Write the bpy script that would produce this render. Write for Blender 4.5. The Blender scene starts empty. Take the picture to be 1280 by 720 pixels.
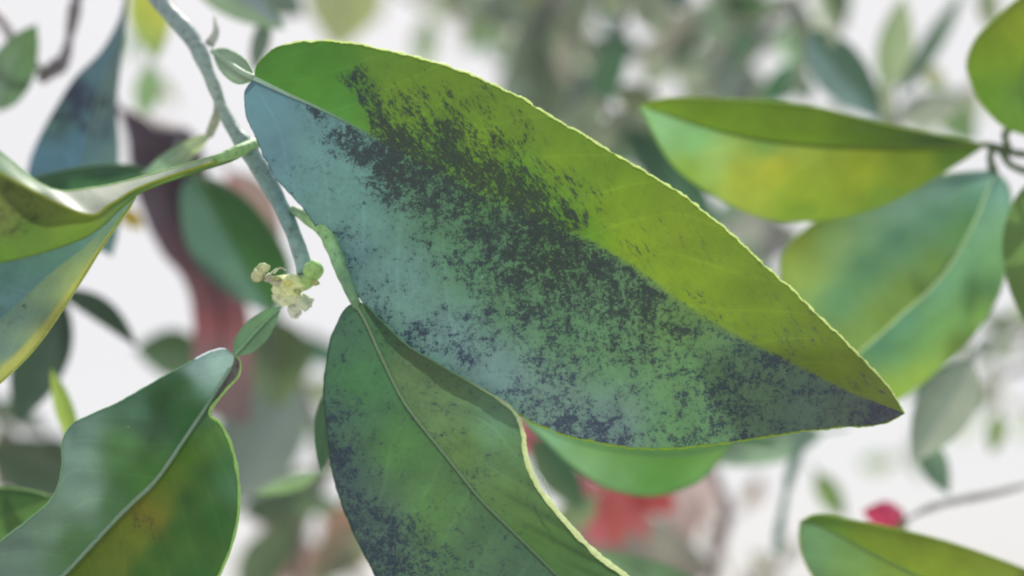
import bpy, math, random
import numpy as np
from mathutils import Vector, noise as mnoise

S = bpy.context.scene
COL = S.collection
random.seed(7)

# ------------------------------------------------------------------ camera, world, sun, exposure
FPX = 1108.5                       # focal length in pixels of the 1280 wide photograph (60 degrees across)
PITCH = math.radians(21)
CAM = Vector((0.0, 0.0, 1.45))
RIGHT = Vector((1, 0, 0))
FWD = Vector((0, math.cos(PITCH), math.sin(PITCH)))
UP = Vector((0, -math.sin(PITCH), math.cos(PITCH)))
FOCUS = 0.110

cd = bpy.data.cameras.new("camera")
cam = bpy.data.objects.new("camera", cd)
COL.objects.link(cam)
cam.location = CAM
cam.rotation_euler = (math.pi / 2 + PITCH, 0, 0)
cd.sensor_width = 36
cd.lens = 18 / math.tan(math.radians(30))
cd.clip_start = 0.002
cd.clip_end = 5000
cd.dof.use_dof = True
cd.dof.focus_distance = FOCUS
cd.dof.aperture_fstop = cd.lens / 4.7          # a 4.7 mm wide opening, as in a phone
S.camera = cam

SUN_EL, SUN_AZ = math.radians(69), math.radians(-6)   # high, behind the leaves
W = bpy.data.worlds.new("World")
S.world = W
W.use_nodes = True
wn, wl = W.node_tree.nodes, W.node_tree.links
wn.clear()
sky = wn.new("ShaderNodeTexSky")
sky.sky_type = 'NISHITA'
sky.sun_disc = False
sky.sun_elevation = SUN_EL
sky.sun_rotation = SUN_AZ
sky.dust_density = 3.0
veil = wn.new("ShaderNodeMix")                   # thin bright overcast over the clear sky
veil.data_type = 'RGBA'
veil.inputs[0].default_value = 0.80
veil.inputs[7].default_value = (9.0, 8.75, 8.6, 1)
bgn = wn.new("ShaderNodeBackground")
bgn.inputs[1].default_value = 0.1
won = wn.new("ShaderNodeOutputWorld")
wl.new(sky.outputs[0], veil.inputs[6])
wl.new(veil.outputs[2], bgn.inputs[0])
wl.new(bgn.outputs[0], won.inputs[0])

sd = bpy.data.lights.new("sun", 'SUN')
sd.energy = 4.6
sd.angle = math.radians(2.0)
sd.color = (1.0, 0.95, 0.86)
sun = bpy.data.objects.new("sun", sd)
COL.objects.link(sun)
to_sun = Vector((math.sin(SUN_AZ) * math.cos(SUN_EL), math.cos(SUN_AZ) * math.cos(SUN_EL), math.sin(SUN_EL)))
sun.rotation_euler = to_sun.to_track_quat('Z', 'Y').to_euler()
sun.location = (0, 0, 4)

S.view_settings.view_transform = 'Standard'
S.view_settings.look = 'None'
S.view_settings.exposure = 0.15
S.view_settings.gamma = 1.0
S.render.engine = 'CYCLES'
S.cycles.use_denoising = True
S.cycles.max_bounces = 8
S.cycles.filter_width = 2.2
S.cycles.sample_clamp_indirect = 8


# ------------------------------------------------------------------ helpers
def at(x, y, d):
    """Point d metres deep on the ray through photograph pixel (x, y)."""
    return CAM + FWD * d + RIGHT * ((x - 640) / FPX * d) + UP * ((360 - y) / FPX * d)


CAMN, FWDN, RIGHTN, UPN = (np.array(v) for v in (CAM, FWD, RIGHT, UP))


def at_np(x, y, d):
    return (CAMN + d[..., None] * (FWDN + RIGHTN * ((x - 640) / FPX)[..., None] + UPN * ((360 - y) / FPX)[..., None]))


def lin(c):
    c = np.asarray(c, float) / 255.0
    return np.where(c <= 0.04045, c / 12.92, ((c + 0.055) / 1.055) ** 2.4)


def spline(pts, n, arc=True):
    """Catmull-Rom through pts, n + 1 samples; even along its length if arc."""
    P = np.array(pts, float)
    if len(P) == 2:
        t = np.linspace(0, 1, n + 1)[:, None]
        return P[0] * (1 - t) + P[1] * t
    Q = np.vstack([2 * P[0] - P[1], P, 2 * P[-1] - P[-2]])
    k = len(P) - 1
    T = np.linspace(0, k, max(600, 4 * n) + 1)
    i = np.minimum(T.astype(int), k - 1)
    f = (T - i)[:, None]
    a, b, c, d = Q[i], Q[i + 1], Q[i + 2], Q[i + 3]
    R = 0.5 * (2 * b + (c - a) * f + (2 * a - 5 * b + 4 * c - d) * f ** 2 + (3 * b - a - 3 * c + d) * f ** 3)
    if arc:
        L = np.r_[0, np.cumsum(np.linalg.norm(np.diff(R[:, :2], axis=0), axis=1))]
        s = np.linspace(0, L[-1], n + 1)
        return np.stack([np.interp(s, L, R[:, j]) for j in range(R.shape[1])], 1)
    s = np.linspace(0, k, n + 1)
    return np.stack([np.interp(s, T, R[:, j]) for j in range(R.shape[1])], 1)


def field(x, y, pts, power=2.8, soft=420.0):
    """Smooth field through scattered values: pts = [(px, py, value...)]."""
    P = np.array([[p[0], p[1]] for p in pts], float)
    V = np.array([np.atleast_1d(p[2]) for p in pts], float)
    d2 = (x[..., None] - P[:, 0]) ** 2 + (y[..., None] - P[:, 1]) ** 2 + soft
    w = d2 ** (-power / 2)
    return (w @ V) / w.sum(-1)[..., None]


def fbm1(v, seed, f):
    return np.array([mnoise.noise(Vector((a * f, seed * 7.31, 0.5))) for a in v])


def link(name, me, mat, parent=None):
    o = bpy.data.objects.new(name, me)
    COL.objects.link(o)
    if mat:
        me.materials.append(mat)
    if parent:
        o.parent = parent
        o.matrix_parent_inverse = parent.matrix_world.inverted()
    return o


def empty(name, loc):
    o = bpy.data.objects.new(name, None)
    COL.objects.link(o)
    o.empty_display_size = 0.01
    o.location = loc
    o.matrix_world.translation = loc
    return o


def tag(o, label=None, cat=None, group=None, kind=None):
    if label:
        o["label"] = label
    if cat:
        o["category"] = cat
    if group:
        o["group"] = group
    if kind:
        o["kind"] = kind
    return o


def set_attr(me, name, typ, arr):
    a = me.attributes.new(name, typ, 'POINT')
    if typ == 'FLOAT_COLOR':
        full = np.ones((len(arr), 4), np.float32)
        full[:, :3] = arr
        a.data.foreach_set("color", full.ravel())
    elif typ == 'FLOAT_VECTOR':
        a.data.foreach_set("vector", np.asarray(arr, np.float32).ravel())
    else:
        a.data.foreach_set("value", np.asarray(arr, np.float32).ravel())


def mesh(name, V, F):
    me = bpy.data.meshes.new(name)
    me.from_pydata([tuple(v) for v in V], [], F)
    me.polygons.foreach_set("use_smooth", [True] * len(me.polygons))
    me.update()
    return me


def tube_geo(P, R, sides=8, capped=True):
    P = [Vector(p) for p in P]
    n = len(P)
    V, F = [], []
    ref = None
    for i in range(n):
        t = (P[min(i + 1, n - 1)] - P[max(i - 1, 0)])
        t = t.normalized() if t.length > 1e-12 else Vector((0, 0, 1))
        if ref is None:
            ref = t.orthogonal().normalized()
        ref = (ref - t * ref.dot(t))
        ref = ref.normalized() if ref.length > 1e-9 else t.orthogonal().normalized()
        b = t.cross(ref)
        for k in range(sides):
            a = 2 * math.pi * k / sides
            V.append(P[i] + (ref * math.cos(a) + b * math.sin(a)) * R[i])
    for i in range(n - 1):
        for k in range(sides):
            k2 = (k + 1) % sides
            F.append((i * sides + k, i * sides + k2, (i + 1) * sides + k2, (i + 1) * sides + k))
    if capped:
        F.append(tuple(range(sides))[::-1])
        F.append(tuple((n - 1) * sides + k for k in range(sides)))
    return V, F


def tube(name, P, R, mat, parent=None, col=None, sides=8, knots=0.0, seed=0):
    """Tube along points P (world) with radii R; knots adds swellings along a woody stem."""
    if knots:
        s = np.linspace(0, 1, len(P))
        w = fbm1(s, seed + 3, 14)
        R = [r * (1 + knots * a) for r, a in zip(R, w)]
    V, F = tube_geo(P, R, sides)
    me = mesh(name, V, F)
    if col is not None:
        c = np.asarray(col, float)
        if c.ndim == 1:
            c = np.repeat(c[None], len(P), 0)
        set_attr(me, "base_tone", 'FLOAT_COLOR', np.repeat(c, sides, 0))
    return link(name, me, mat, parent)


def px_tube(name, pts, mat, parent, col, r_px, n=40, sides=10, knots=0.0, seed=0):
    """pts = [(x, y, depth)], r_px = half width in photo pixels at each point or one number."""
    Q = spline(pts, n)
    P = [at(*q) for q in Q]
    rr = np.interp(np.linspace(0, 1, n + 1), np.linspace(0, 1, len(np.atleast_1d(r_px))), np.atleast_1d(r_px))
    R = [r / FPX * q[2] for r, q in zip(rr, Q)]
    c = np.asarray(col, float)
    if c.ndim == 2:
        c = np.stack([np.interp(np.linspace(0, 1, n + 1), np.linspace(0, 1, len(c)), c[:, j]) for j in range(3)], 1)
    return tube(name, P, R, mat, parent, c, sides, knots, seed)


# ------------------------------------------------------------------ materials
K = 0.79                                   # pigment with any light painted in, for a colour seen in the photograph


def tone(c):
    c = lin(c) * K
    return c * 0.9 + 0.1 * c.mean()


def node(nt, typ, **kw):
    n = nt.nodes.new(typ)
    for k, v in kw.items():
        setattr(n, k, v)
    return n


def math_node(nt, op, a, b=None, clamp=False):
    n = node(nt, "ShaderNodeMath", operation=op, use_clamp=clamp)
    for i, v in enumerate((a, b)):
        if v is None:
            continue
        if isinstance(v, (int, float)):
            n.inputs[i].default_value = v
        else:
            nt.links.new(v, n.inputs[i])
    return n.outputs[0]


def noise_tex(nt, vec, scale, detail=3.0, rough=0.55, dist=0.0):
    n = node(nt, "ShaderNodeTexNoise")
    n.inputs["Scale"].default_value = scale
    n.inputs["Detail"].default_value = detail
    n.inputs["Roughness"].default_value = rough
    n.inputs["Distortion"].default_value = dist
    nt.links.new(vec, n.inputs["Vector"])
    return n.outputs[0]


def mixc(nt, f, a, b, typ='MIX'):
    n = node(nt, "ShaderNodeMix", data_type='RGBA', blend_type=typ)
    for sock, v in ((n.inputs[0], f), (n.inputs[6], a), (n.inputs[7], b)):
        if hasattr(v, "links") or hasattr(v, "is_linked"):
            nt.links.new(v, sock)
        else:
            sock.default_value = v
    return n.outputs[2]


def attr(nt, name, out="Fac"):
    return node(nt, "ShaderNodeAttribute", attribute_name=name).outputs[out]


def leaf_material(name, mould=True, rough=0.42, spec=0.45, trans=0.45, tint=(1.1, 1.15, 0.8)):
    m = bpy.data.materials.new(name)
    m.use_nodes = True
    nt = m.node_tree
    nt.nodes.clear()
    out = node(nt, "ShaderNodeOutputMaterial")
    pc = attr(nt, "base_tone", "Color")
    uv = attr(nt, "leafco", "Vector")
    # blotchy variation of the green itself
    n1 = noise_tex(nt, uv, 26, 4)
    v = node(nt, "ShaderNodeMapRange")
    nt.links.new(n1, v.inputs[0])
    v.inputs[1].default_value, v.inputs[2].default_value = 0.3, 0.7
    v.inputs[3].default_value, v.inputs[4].default_value = 0.9, 1.1
    hv = node(nt, "ShaderNodeHueSaturation")
    nt.links.new(pc, hv.inputs["Color"])
    nt.links.new(v.outputs[0], hv.inputs["Value"])
    base = hv.outputs[0]
    # fine cells of the leaf skin
    cell = noise_tex(nt, uv, 620, 2)
    c2 = math_node(nt, 'MULTIPLY_ADD', cell, 0.36)
    c2.node.inputs[2].default_value = 0.82
    base = mixc(nt, 1.0, base, c2, 'MULTIPLY')
    vc = attr(nt, "veinco")
    fr = math_node(nt, 'PINGPONG', vc, 0.5)
    vn = node(nt, "ShaderNodeMapRange", interpolation_type='SMOOTHSTEP')
    nt.links.new(fr, vn.inputs[0])
    vn.inputs[1].default_value, vn.inputs[2].default_value = 0.0, 0.07
    vn.inputs[3].default_value, vn.inputs[4].default_value = 1.0, 0.0
    vein = math_node(nt, 'MULTIPLY', vn.outputs[0], math_node(nt, 'MULTIPLY', noise_tex(nt, uv, 18, 2), 0.42))
    base = mixc(nt, vein, base, mixc(nt, 1.0, base, (1.5, 1.45, 1.5, 1), 'MULTIPLY'))
    height = math_node(nt, 'ADD', cell, math_node(nt, 'MULTIPLY', vein, 1.2))
    tr = base
    rsock = None
    if mould:
        dens = attr(nt, "mould")
        strk = attr(nt, "streak")
        mcol = attr(nt, "mouldcol", "Color")
        m0 = node(nt, "ShaderNodeMapping")              # turn the streaks along the lateral veins, then stretch
        m0.inputs["Rotation"].default_value = (0, 0, math.radians(54))
        nt.links.new(uv, m0.inputs[0])
        mp = node(nt, "ShaderNodeMapping")
        mp.inputs["Scale"].default_value = (0.45, 1.25, 1)
        nt.links.new(m0.outputs[0], mp.inputs[0])

        def soot(v):
            big = math_node(nt, 'MULTIPLY', noise_tex(nt, v, 50, 3, 0.6, 0.5), 0.28)
            mid = math_node(nt, 'MULTIPLY', noise_tex(nt, v, 150, 5, 0.75, 0.3), 0.40)
            fin = math_node(nt, 'MULTIPLY', noise_tex(nt, v, 400, 4, 0.75), 0.36)
            return math_node(nt, 'ADD', math_node(nt, 'ADD', big, mid), fin)
        mx = node(nt, "ShaderNodeMix", data_type='FLOAT')
        nt.links.new(strk, mx.inputs[0])
        nt.links.new(soot(uv), mx.inputs[2])
        nt.links.new(soot(mp.outputs[0]), mx.inputs[3])
        thr = math_node(nt, 'MULTIPLY_ADD', dens, -0.245)
        thr.node.inputs[2].default_value = 0.666
        dif = math_node(nt, 'SUBTRACT', mx.outputs[0], thr)
        mask = node(nt, "ShaderNodeMapRange", interpolation_type='SMOOTHSTEP')
        nt.links.new(dif, mask.inputs[0])
        mask.inputs[1].default_value, mask.inputs[2].default_value = -0.028, 0.03
        film = node(nt, "ShaderNodeMapRange", interpolation_type='SMOOTHSTEP')   # thin grey film round the soot
        nt.links.new(dif, film.inputs[0])
        film.inputs[1].default_value, film.inputs[2].default_value = -0.13, 0.05
        film.inputs[4].default_value = 0.30
        mk = math_node(nt, 'MAXIMUM', mask.outputs[0], film.outputs[0])
        mk9 = math_node(nt, 'MULTIPLY', mk, 0.90)
        # loose soot, lighter dust grains caught in it
        grain = noise_tex(nt, uv, 520, 4, 0.7)
        mv = math_node(nt, 'MULTIPLY_ADD', grain, 4.2)
        mv.node.inputs[2].default_value = -1.0
        mc = mixc(nt, 1.0, mcol, mv, 'MULTIPLY')
        base = mixc(nt, mk9, base, mc)
        tr = mixc(nt, mk9, tr, mixc(nt, 1.0, mc, (0.3, 0.32, 0.4, 1), 'MULTIPLY'))
        height = math_node(nt, 'ADD', math_node(nt, 'MULTIPLY', height, 0.6), math_node(nt, 'MULTIPLY', mk, 0.8))
        rs = node(nt, "ShaderNodeMapRange")
        nt.links.new(mk, rs.inputs[0])
        rs.inputs[3].default_value, rs.inputs[4].default_value = rough, 0.8
        rsock = rs.outputs[0]
        # small pale specks of dust
        dn = noise_tex(nt, uv, 140, 2, 0.5)
        dm = node(nt, "ShaderNodeMapRange")
        nt.links.new(dn, dm.inputs[0])
        dm.inputs[1].default_value, dm.inputs[2].default_value = 0.765, 0.80
        base = mixc(nt, dm.outputs[0], base, (0.36, 0.40, 0.40, 1))
    bump = node(nt, "ShaderNodeBump")
    bump.inputs["Strength"].default_value = 0.25
    bump.inputs["Distance"].default_value = 0.00012
    nt.links.new(height, bump.inputs["Height"])
    p = node(nt, "ShaderNodeBsdfPrincipled")
    nt.links.new(base, p.inputs["Base Color"])
    p.inputs["Roughness"].default_value = rough
    if rsock:
        nt.links.new(rsock, p.inputs["Roughness"])
    p.inputs["Specular IOR Level"].default_value = spec
    nt.links.new(bump.outputs[0], p.inputs["Normal"])
    t = node(nt, "ShaderNodeBsdfTranslucent")
    nt.links.new(mixc(nt, 1.0, tr, tuple(tint) + (1,), 'MULTIPLY'), t.inputs["Color"])
    ad = node(nt, "ShaderNodeMixShader")
    ad.inputs[0].default_value = trans
    nt.links.new(p.outputs[0], ad.inputs[1])
    nt.links.new(t.outputs[0], ad.inputs[2])
    nt.links.new(ad.outputs[0], out.inputs[0])
    return m


def stem_material(name, rough=0.55, spec=0.35, var=0.5, scale=900, trans=0.12, gain=1.5, spots=0.42):
    m = bpy.data.materials.new(name)
    m.use_nodes = True
    nt = m.node_tree
    nt.nodes.clear()
    out = node(nt, "ShaderNodeOutputMaterial")
    pc = attr(nt, "base_tone", "Color")
    geo = node(nt, "ShaderNodeTexCoord").outputs["Object"]
    n = noise_tex(nt, geo, scale, 4)
    f = math_node(nt, 'MULTIPLY_ADD', n, var * 2)
    f.node.inputs[2].default_value = 1 - var
    c = mixc(nt, 1.0, pc, f, 'MULTIPLY')
    c = mixc(nt, 1.0, c, (gain, gain, gain, 1), 'MULTIPLY')
    sp = node(nt, "ShaderNodeMapRange", interpolation_type='SMOOTHSTEP')       # sooty specks and lenticels
    nt.links.new(noise_tex(nt, geo, scale * 1.3, 3, 0.65), sp.inputs[0])
    sp.inputs[1].default_value, sp.inputs[2].default_value = 0.56, 0.66
    sp.inputs[4].default_value = spots
    c = mixc(nt, sp.outputs[0], c, (0.035, 0.04, 0.045, 1))
    bump = node(nt, "ShaderNodeBump")
    bump.inputs["Strength"].default_value = 0.6
    bump.inputs["Distance"].default_value = 0.0003
    nt.links.new(n, bump.inputs["Height"])
    p = node(nt, "ShaderNodeBsdfPrincipled")
    nt.links.new(c, p.inputs["Base Color"])
    p.inputs["Roughness"].default_value = rough
    p.inputs["Specular IOR Level"].default_value = spec
    nt.links.new(bump.outputs[0], p.inputs["Normal"])
    t = node(nt, "ShaderNodeBsdfTranslucent")
    nt.links.new(c, t.inputs[0])
    mx = node(nt, "ShaderNodeMixShader")
    mx.inputs[0].default_value = trans
    nt.links.new(p.outputs[0], mx.inputs[1])
    nt.links.new(t.outputs[0], mx.inputs[2])
    nt.links.new(mx.outputs[0], out.inputs[0])
    return m


M_LEAF = leaf_material("sooty_leaf", True)
M_FAR = leaf_material("clean_leaf", False, rough=0.5, spec=0.35)
M_PETAL = leaf_material("petal", False, rough=0.6, spec=0.2, trans=0.4, tint=(1.0, 1.0, 1.0))
M_DEAD = leaf_material("withered_skin", False, rough=0.6, spec=0.25, trans=0.12, tint=(1, 0.9, 1.0))
M_STEM = stem_material("green_stem")
M_RIB = stem_material("leaf_rib", rough=0.45, var=0.25, scale=1500, trans=0.35, spots=0.12, gain=1.7)
M_MARGIN = stem_material("leaf_margin", rough=0.4, var=0.3, scale=2500, trans=0.55, gain=1.6, spots=0.0)

gm = bpy.data.materials.new("pale_ground")
gm.use_nodes = True
gnt = gm.node_tree
gco = node(gnt, "ShaderNodeTexCoord").outputs["Object"]
gcol = mixc(gnt, noise_tex(gnt, gco, 1.3, 6), (0.26, 0.24, 0.21, 1), (0.42, 0.40, 0.37, 1))
gnt.links.new(gcol, gnt.nodes["Principled BSDF"].inputs["Base Color"])
gnt.nodes["Principled BSDF"].inputs["Roughness"].default_value = 0.9


# ------------------------------------------------------------------ ground
gv = [(2500 * math.cos(a), 2500 * math.sin(a), 0) for a in np.linspace(0, 2 * math.pi, 64, endpoint=False)]
gnd = link("ground", mesh("ground", gv, [tuple(range(64))]), gm)
tag(gnd, "pale bare ground under the citrus tree", kind="structure")


# ------------------------------------------------------------------ leaves
def blade(rails, n, m, name, mat, parent, colour, mould=None, streak=None, mcol=None, arc=True, bulge=0.0, quilt=0.0,
          jitter=0.0, jf=0.09, seed=0):
    """Leaf surface lofted through rails: each rail is a list of (x, y, depth) from base to tip.
    colour/mould/... are functions of (x, y, u) arrays, u running -1..1 across."""
    Rr = [spline(r, n, arc) for r in rails]
    if jitter:
        for k, e in enumerate((0, -1)):
            r = Rr[e]
            tan = np.gradient(r[:, :2], axis=0)
            tan /= np.linalg.norm(tan, axis=1)[:, None] + 1e-9
            L = np.r_[0, np.cumsum(np.linalg.norm(np.diff(r[:, :2], axis=0), axis=1))]
            w = fbm1(L, seed + k, jf) + 0.6 * fbm1(L, seed + k + 9, jf * 2.6)
            env = np.clip(np.minimum(np.arange(n + 1), n - np.arange(n + 1)) / (0.06 * n), 0, 1)
            r[:, 0] += -tan[:, 1] * w * jitter * env
            r[:, 1] += tan[:, 0] * w * jitter * env
    nr = len(Rr)
    us = np.linspace(0, nr - 1, m * (nr - 1) + 1)
    G = np.zeros((n + 1, len(us), 3))
    for j, u in enumerate(us):
        i = min(int(u), nr - 2)
        f = u - i
        G[:, j] = Rr[i] * (1 - f) + Rr[i + 1] * f
        hump = 4 * f * (1 - f)
        wid = np.linalg.norm(Rr[i + 1][:, :2] - Rr[i][:, :2], axis=1) / FPX * G[:, j, 2]
        G[:, j, 2] -= bulge * hump * wid
    X, Y, Dp = G[..., 0], G[..., 1], G[..., 2]
    U = np.broadcast_to(us / (nr - 1) * 2 - 1, X.shape)
    T = np.broadcast_to(np.linspace(0, 1, n + 1)[:, None], X.shape)
    if quilt:
        # lateral veins: shallow ridges running from the midrib forward to the margin
        ph = (T * 11 - np.abs(U) * 1.4) * 2 * math.pi
        Dp = Dp + quilt * np.cos(ph) * np.abs(U) * (1 - np.abs(U)) * 4 * np.sin(math.pi * T)
    P = at_np(X, Y, Dp)
    w = len(us)
    V = P.reshape(-1, 3)
    o = np.array(parent.location) if parent else None
    F = [(i * w + j, i * w + j + 1, (i + 1) * w + j + 1, (i + 1) * w + j) for i in range(n) for j in range(w - 1)]
    me = mesh(name, V, F)
    set_attr(me, "base_tone", 'FLOAT_COLOR', (colour(X, Y, U) * 1.0).reshape(-1, 3))
    set_attr(me, "leafco", 'FLOAT_VECTOR', np.stack([X / 1000 * 1.0 + seed * 3.7, -Y / 1000, 0 * X], -1).reshape(-1, 3))
    wob = fbm1(np.linspace(0, 9, X.shape[0]), seed + 40, 1.0)[:, None] * 0.5
    set_attr(me, "veinco", 'FLOAT', (T * 12 - np.abs(U) * 1.7 - 0.4 * U ** 2 + wob + (U > 0) * 0.43).ravel())
    if mould is not None:
        set_attr(me, "mould", 'FLOAT', mould(X, Y, U).ravel())
        set_attr(me, "streak", 'FLOAT', (streak(X, Y, U) if streak else 0 * X).ravel())
        set_attr(me, "mouldcol", 'FLOAT_COLOR', mcol(X, Y, U).reshape(-1, 3))
    ob = link(name, me, mat, parent)
    return ob, P


def margin_of(ob, P, col, r, beads=0.0, both=True, seed=0, name="margin", r2=None, col2=None):
    """The thick rim of a leaf: a thin tube along its outline."""
    pts = list(P[:, 0]) + list(P[::-1, -1])
    k = len(P)
    R, C = [], []
    for i in range(2 * k):
        t = i / k if i < k else (2 * k - i) / k
        rr = r if i < k else (r2 if r2 is not None else r)
        cc = col if i < k else (col2 if col2 is not None else col)
        cc = cc(t) if callable(cc) else cc
        rr = rr(t) if callable(rr) else rr
        taper = min(1, 0.35 + 6 * min(t, 1 - t + 0.02))
        b = 1 + beads * mnoise.noise(Vector((i * 0.21, seed, 0))) + 0.5 * beads * mnoise.noise(Vector((i * 0.9, seed, 4)))
        R.append(max(rr * taper * b, rr * 0.15))
        C.append(cc)
    return tube(name, pts, R, M_MARGIN, ob, np.array(C), 6)


def midrib_of(ob, P, col, r0, r1=None, t0=0.0, t1=0.97, off=0.0, name="midrib", idx=None, col1=None):
    j = P.shape[1] // 2 if idx is None else idx
    n = len(P) - 1
    a, b = int(t0 * n), int(t1 * n)
    r1 = r0 * 0.25 if r1 is None else r1
    pts, R, C = [], [], []
    c0, c1 = np.array(col), np.array(col if col1 is None else col1)
    for i in range(a, b + 1):
        s = (i - a) / max(1, b - a)
        p = Vector(P[i, j])
        v = (CAM - p).normalized()
        r = r0 * (1 - s) + r1 * s
        pts.append(p + v * (off * r))
        R.append(r)
        C.append(c0 * (1 - s) + c1 * s)
    return tube(name, pts, R, M_RIB, ob, np.array(C), 7)


def two_sided(upper, lower, power=2.8, soft=420.0):
    """Colour (or value) fields that differ on the two sides of the midrib (u < 0 / u > 0)."""
    def f(X, Y, U):
        a, b = field(X, Y, upper, power, soft), field(X, Y, lower, power, soft)
        s = np.clip(U * 14 + 0.5, 0, 1)[..., None]
        return a * (1 - s) + b * s
    return f


def cpts(*rows):
    return [(x, y, tone(c)) for x, y, c in rows]


def one(pts, power=2.8):
    return lambda X, Y, U: field(X, Y, pts, power)


def scal(f):
    return lambda X, Y, U: f(X, Y, U)[..., 0]


def const_mcol(c):
    return lambda X, Y, U: np.broadcast_to(tone(c), X.shape + (3,)).copy()


# ================================================================== the twig with the sooty leaf
twig = tag(empty("citrus_twig", at(350, 240, 0.115)), "citrus twig in focus whose leaves are coated with black sooty mould", "twig")

GREYGREEN = [tone((128, 150, 160)), tone((125, 150, 155)), tone((140, 165, 160)), tone((120, 150, 150)), tone((105, 145, 150)), tone((130, 165, 165))]
px_tube("stem", [(185, -25, .128), (205, 8, .126), (240, 48, .124), (262, 95, .122), (285, 150, .120), (312, 190, .118), (340, 236, .117), (362, 280, .116), (378, 325, .115), (381, 343, .1145)],
        M_STEM, twig, GREYGREEN, [11, 10, 11.5, 8, 8, 9.5, 11, 10, 9.5, 10], 160, 14, knots=0.34, seed=2)
px_tube("side_shoot", [(272, 118, .122), (272, 140, .123), (266, 158, .125), (262, 168, .127)], M_STEM, twig, tone((150, 165, 145)), [5, 5, 6, 5], 16)
px_tube("thorn", [(262, 55, .124), (270, 40, .125), (268, 18, .127)], M_STEM, twig, tone((165, 175, 170)), [6, 4, 1], 12)

# ---- main leaf
UPPER = [(318, 98, .1105), (322, 80, .1108), (345, 60, .1112), (375, 52.5, .1115), (410, 51, .1118), (440, 54, .112), (480, 62, .112), (520, 71, .112), (560, 83, .112), (600, 98, .112), (650, 122, .112),
         (700, 152, .112), (750, 181, .112), (800, 211, .1115), (850, 242, .111), (900, 280, .1105), (950, 326, .110), (1000, 371, .1095), (1050, 421, .109), (1090, 461, .1085), (1115, 490, .108), (1131, 517, .1075)]
MID = [(318, 98, .1105), (360, 118, .1102), (400, 136, .110), (450, 162, .1098), (520, 200, .1096), (600, 240, .1094), (680, 276, .1092), (740, 303, .109), (800, 340, .1088), (860, 383, .1086),
       (920, 419, .1084), (1000, 459, .1081), (1060, 489, .1078), (1131, 517, .1075)]
LOWER = [(318, 98, .1105), (307, 112, .1107), (306, 135, .111), (315, 162, .1112), (330, 195, .1114), (350, 229, .1114), (378, 259, .1114), (404, 295, .1114), (429, 334, .1114), (452, 377, .1112), (480, 412, .111),
         (520, 440, .1108), (560, 465, .1105), (600, 488, .1102), (650, 520, .110), (700, 542, .1098), (750, 553.5, .1095), (800, 560.5, .1093), (850, 560, .109), (900, 555, .1088), (950, 547, .1085),
         (1000, 540, .1082), (1050, 534, .108), (1100, 531, .1077), (1131, 517, .1075)]
CU = cpts((335, 85, (70, 128, 52)), (380, 75, (70, 130, 50)), (420, 95, (72, 132, 48)), (430, 130, (70, 132, 62)), (480, 75, (95, 138, 48)), (500, 110, (108, 145, 38)), (560, 100, (105, 140, 42)), (600, 170, (112, 152, 34)),  # upper half: backlit yellow-green and another leaf's shadow painted into the colour
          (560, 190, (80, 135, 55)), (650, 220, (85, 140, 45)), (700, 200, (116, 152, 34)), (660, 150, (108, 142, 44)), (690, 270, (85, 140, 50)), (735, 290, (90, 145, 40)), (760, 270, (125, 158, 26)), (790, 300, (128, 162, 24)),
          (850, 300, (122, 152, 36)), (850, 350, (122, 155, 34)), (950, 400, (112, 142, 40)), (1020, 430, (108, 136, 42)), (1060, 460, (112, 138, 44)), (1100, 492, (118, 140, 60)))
CL = cpts((330, 130, (76, 132, 160)), (345, 190, (72, 122, 150)), (400, 190, (84, 142, 154)), (450, 250, (82, 142, 148)), (430, 320, (74, 120, 138)), (500, 340, (84, 136, 142)), (560, 280, (74, 130, 100)), (600, 330, (72, 132, 98)),  # lower half: blue sky reflection painted into the colour
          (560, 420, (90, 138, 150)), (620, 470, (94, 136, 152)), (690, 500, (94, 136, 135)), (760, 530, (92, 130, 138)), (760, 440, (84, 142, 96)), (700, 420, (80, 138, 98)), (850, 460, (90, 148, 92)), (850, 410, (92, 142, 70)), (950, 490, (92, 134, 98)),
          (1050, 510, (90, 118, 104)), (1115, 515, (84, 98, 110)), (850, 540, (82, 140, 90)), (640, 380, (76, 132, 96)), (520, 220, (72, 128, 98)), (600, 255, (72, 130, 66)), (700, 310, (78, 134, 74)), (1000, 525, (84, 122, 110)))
MU = [(710, 235, .5), (600, 165, .55), (735, 250, .4), (690, 185, .22), (780, 330, .35), (345, 75, -0.90), (400, 100, -0.90), (420, 125, -0.90), (436, 140, -0.30), (418, 84, -0.20), (440, 100, 0.69), (455, 120, 0.75), (470, 140, 0.69), (425, 92, 0.45), (520, 130, 0.52), (480, 80, 0.05), (550, 110, 0.42), (600, 130, 0.42), (560, 180, 0.76), (620, 200, 0.68), (640, 150, 0.36), (680, 210, 0.50),
      (650, 240, 0.76), (700, 275, 0.74), (728, 275, 0.66), (745, 285, 0.22), (770, 270, 0.22), (720, 200, 0.14), (800, 285, 0.22), (795, 322, 0.40), (850, 330, 0.17), (850, 370, 0.34), (900, 350, 0.14), (880, 388, 0.37), (950, 400, 0.14), (950, 432, 0.34),
      (1000, 452, 0.37), (1050, 460, 0.15), (1060, 482, 0.42), (1105, 500, 0.32), (700, 162, -0.10), (560, 88, -0.20), (800, 230, -0.20), (500, 180, 0.77), (600, 228, 0.75), (520, 95, 0.22)]
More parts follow.
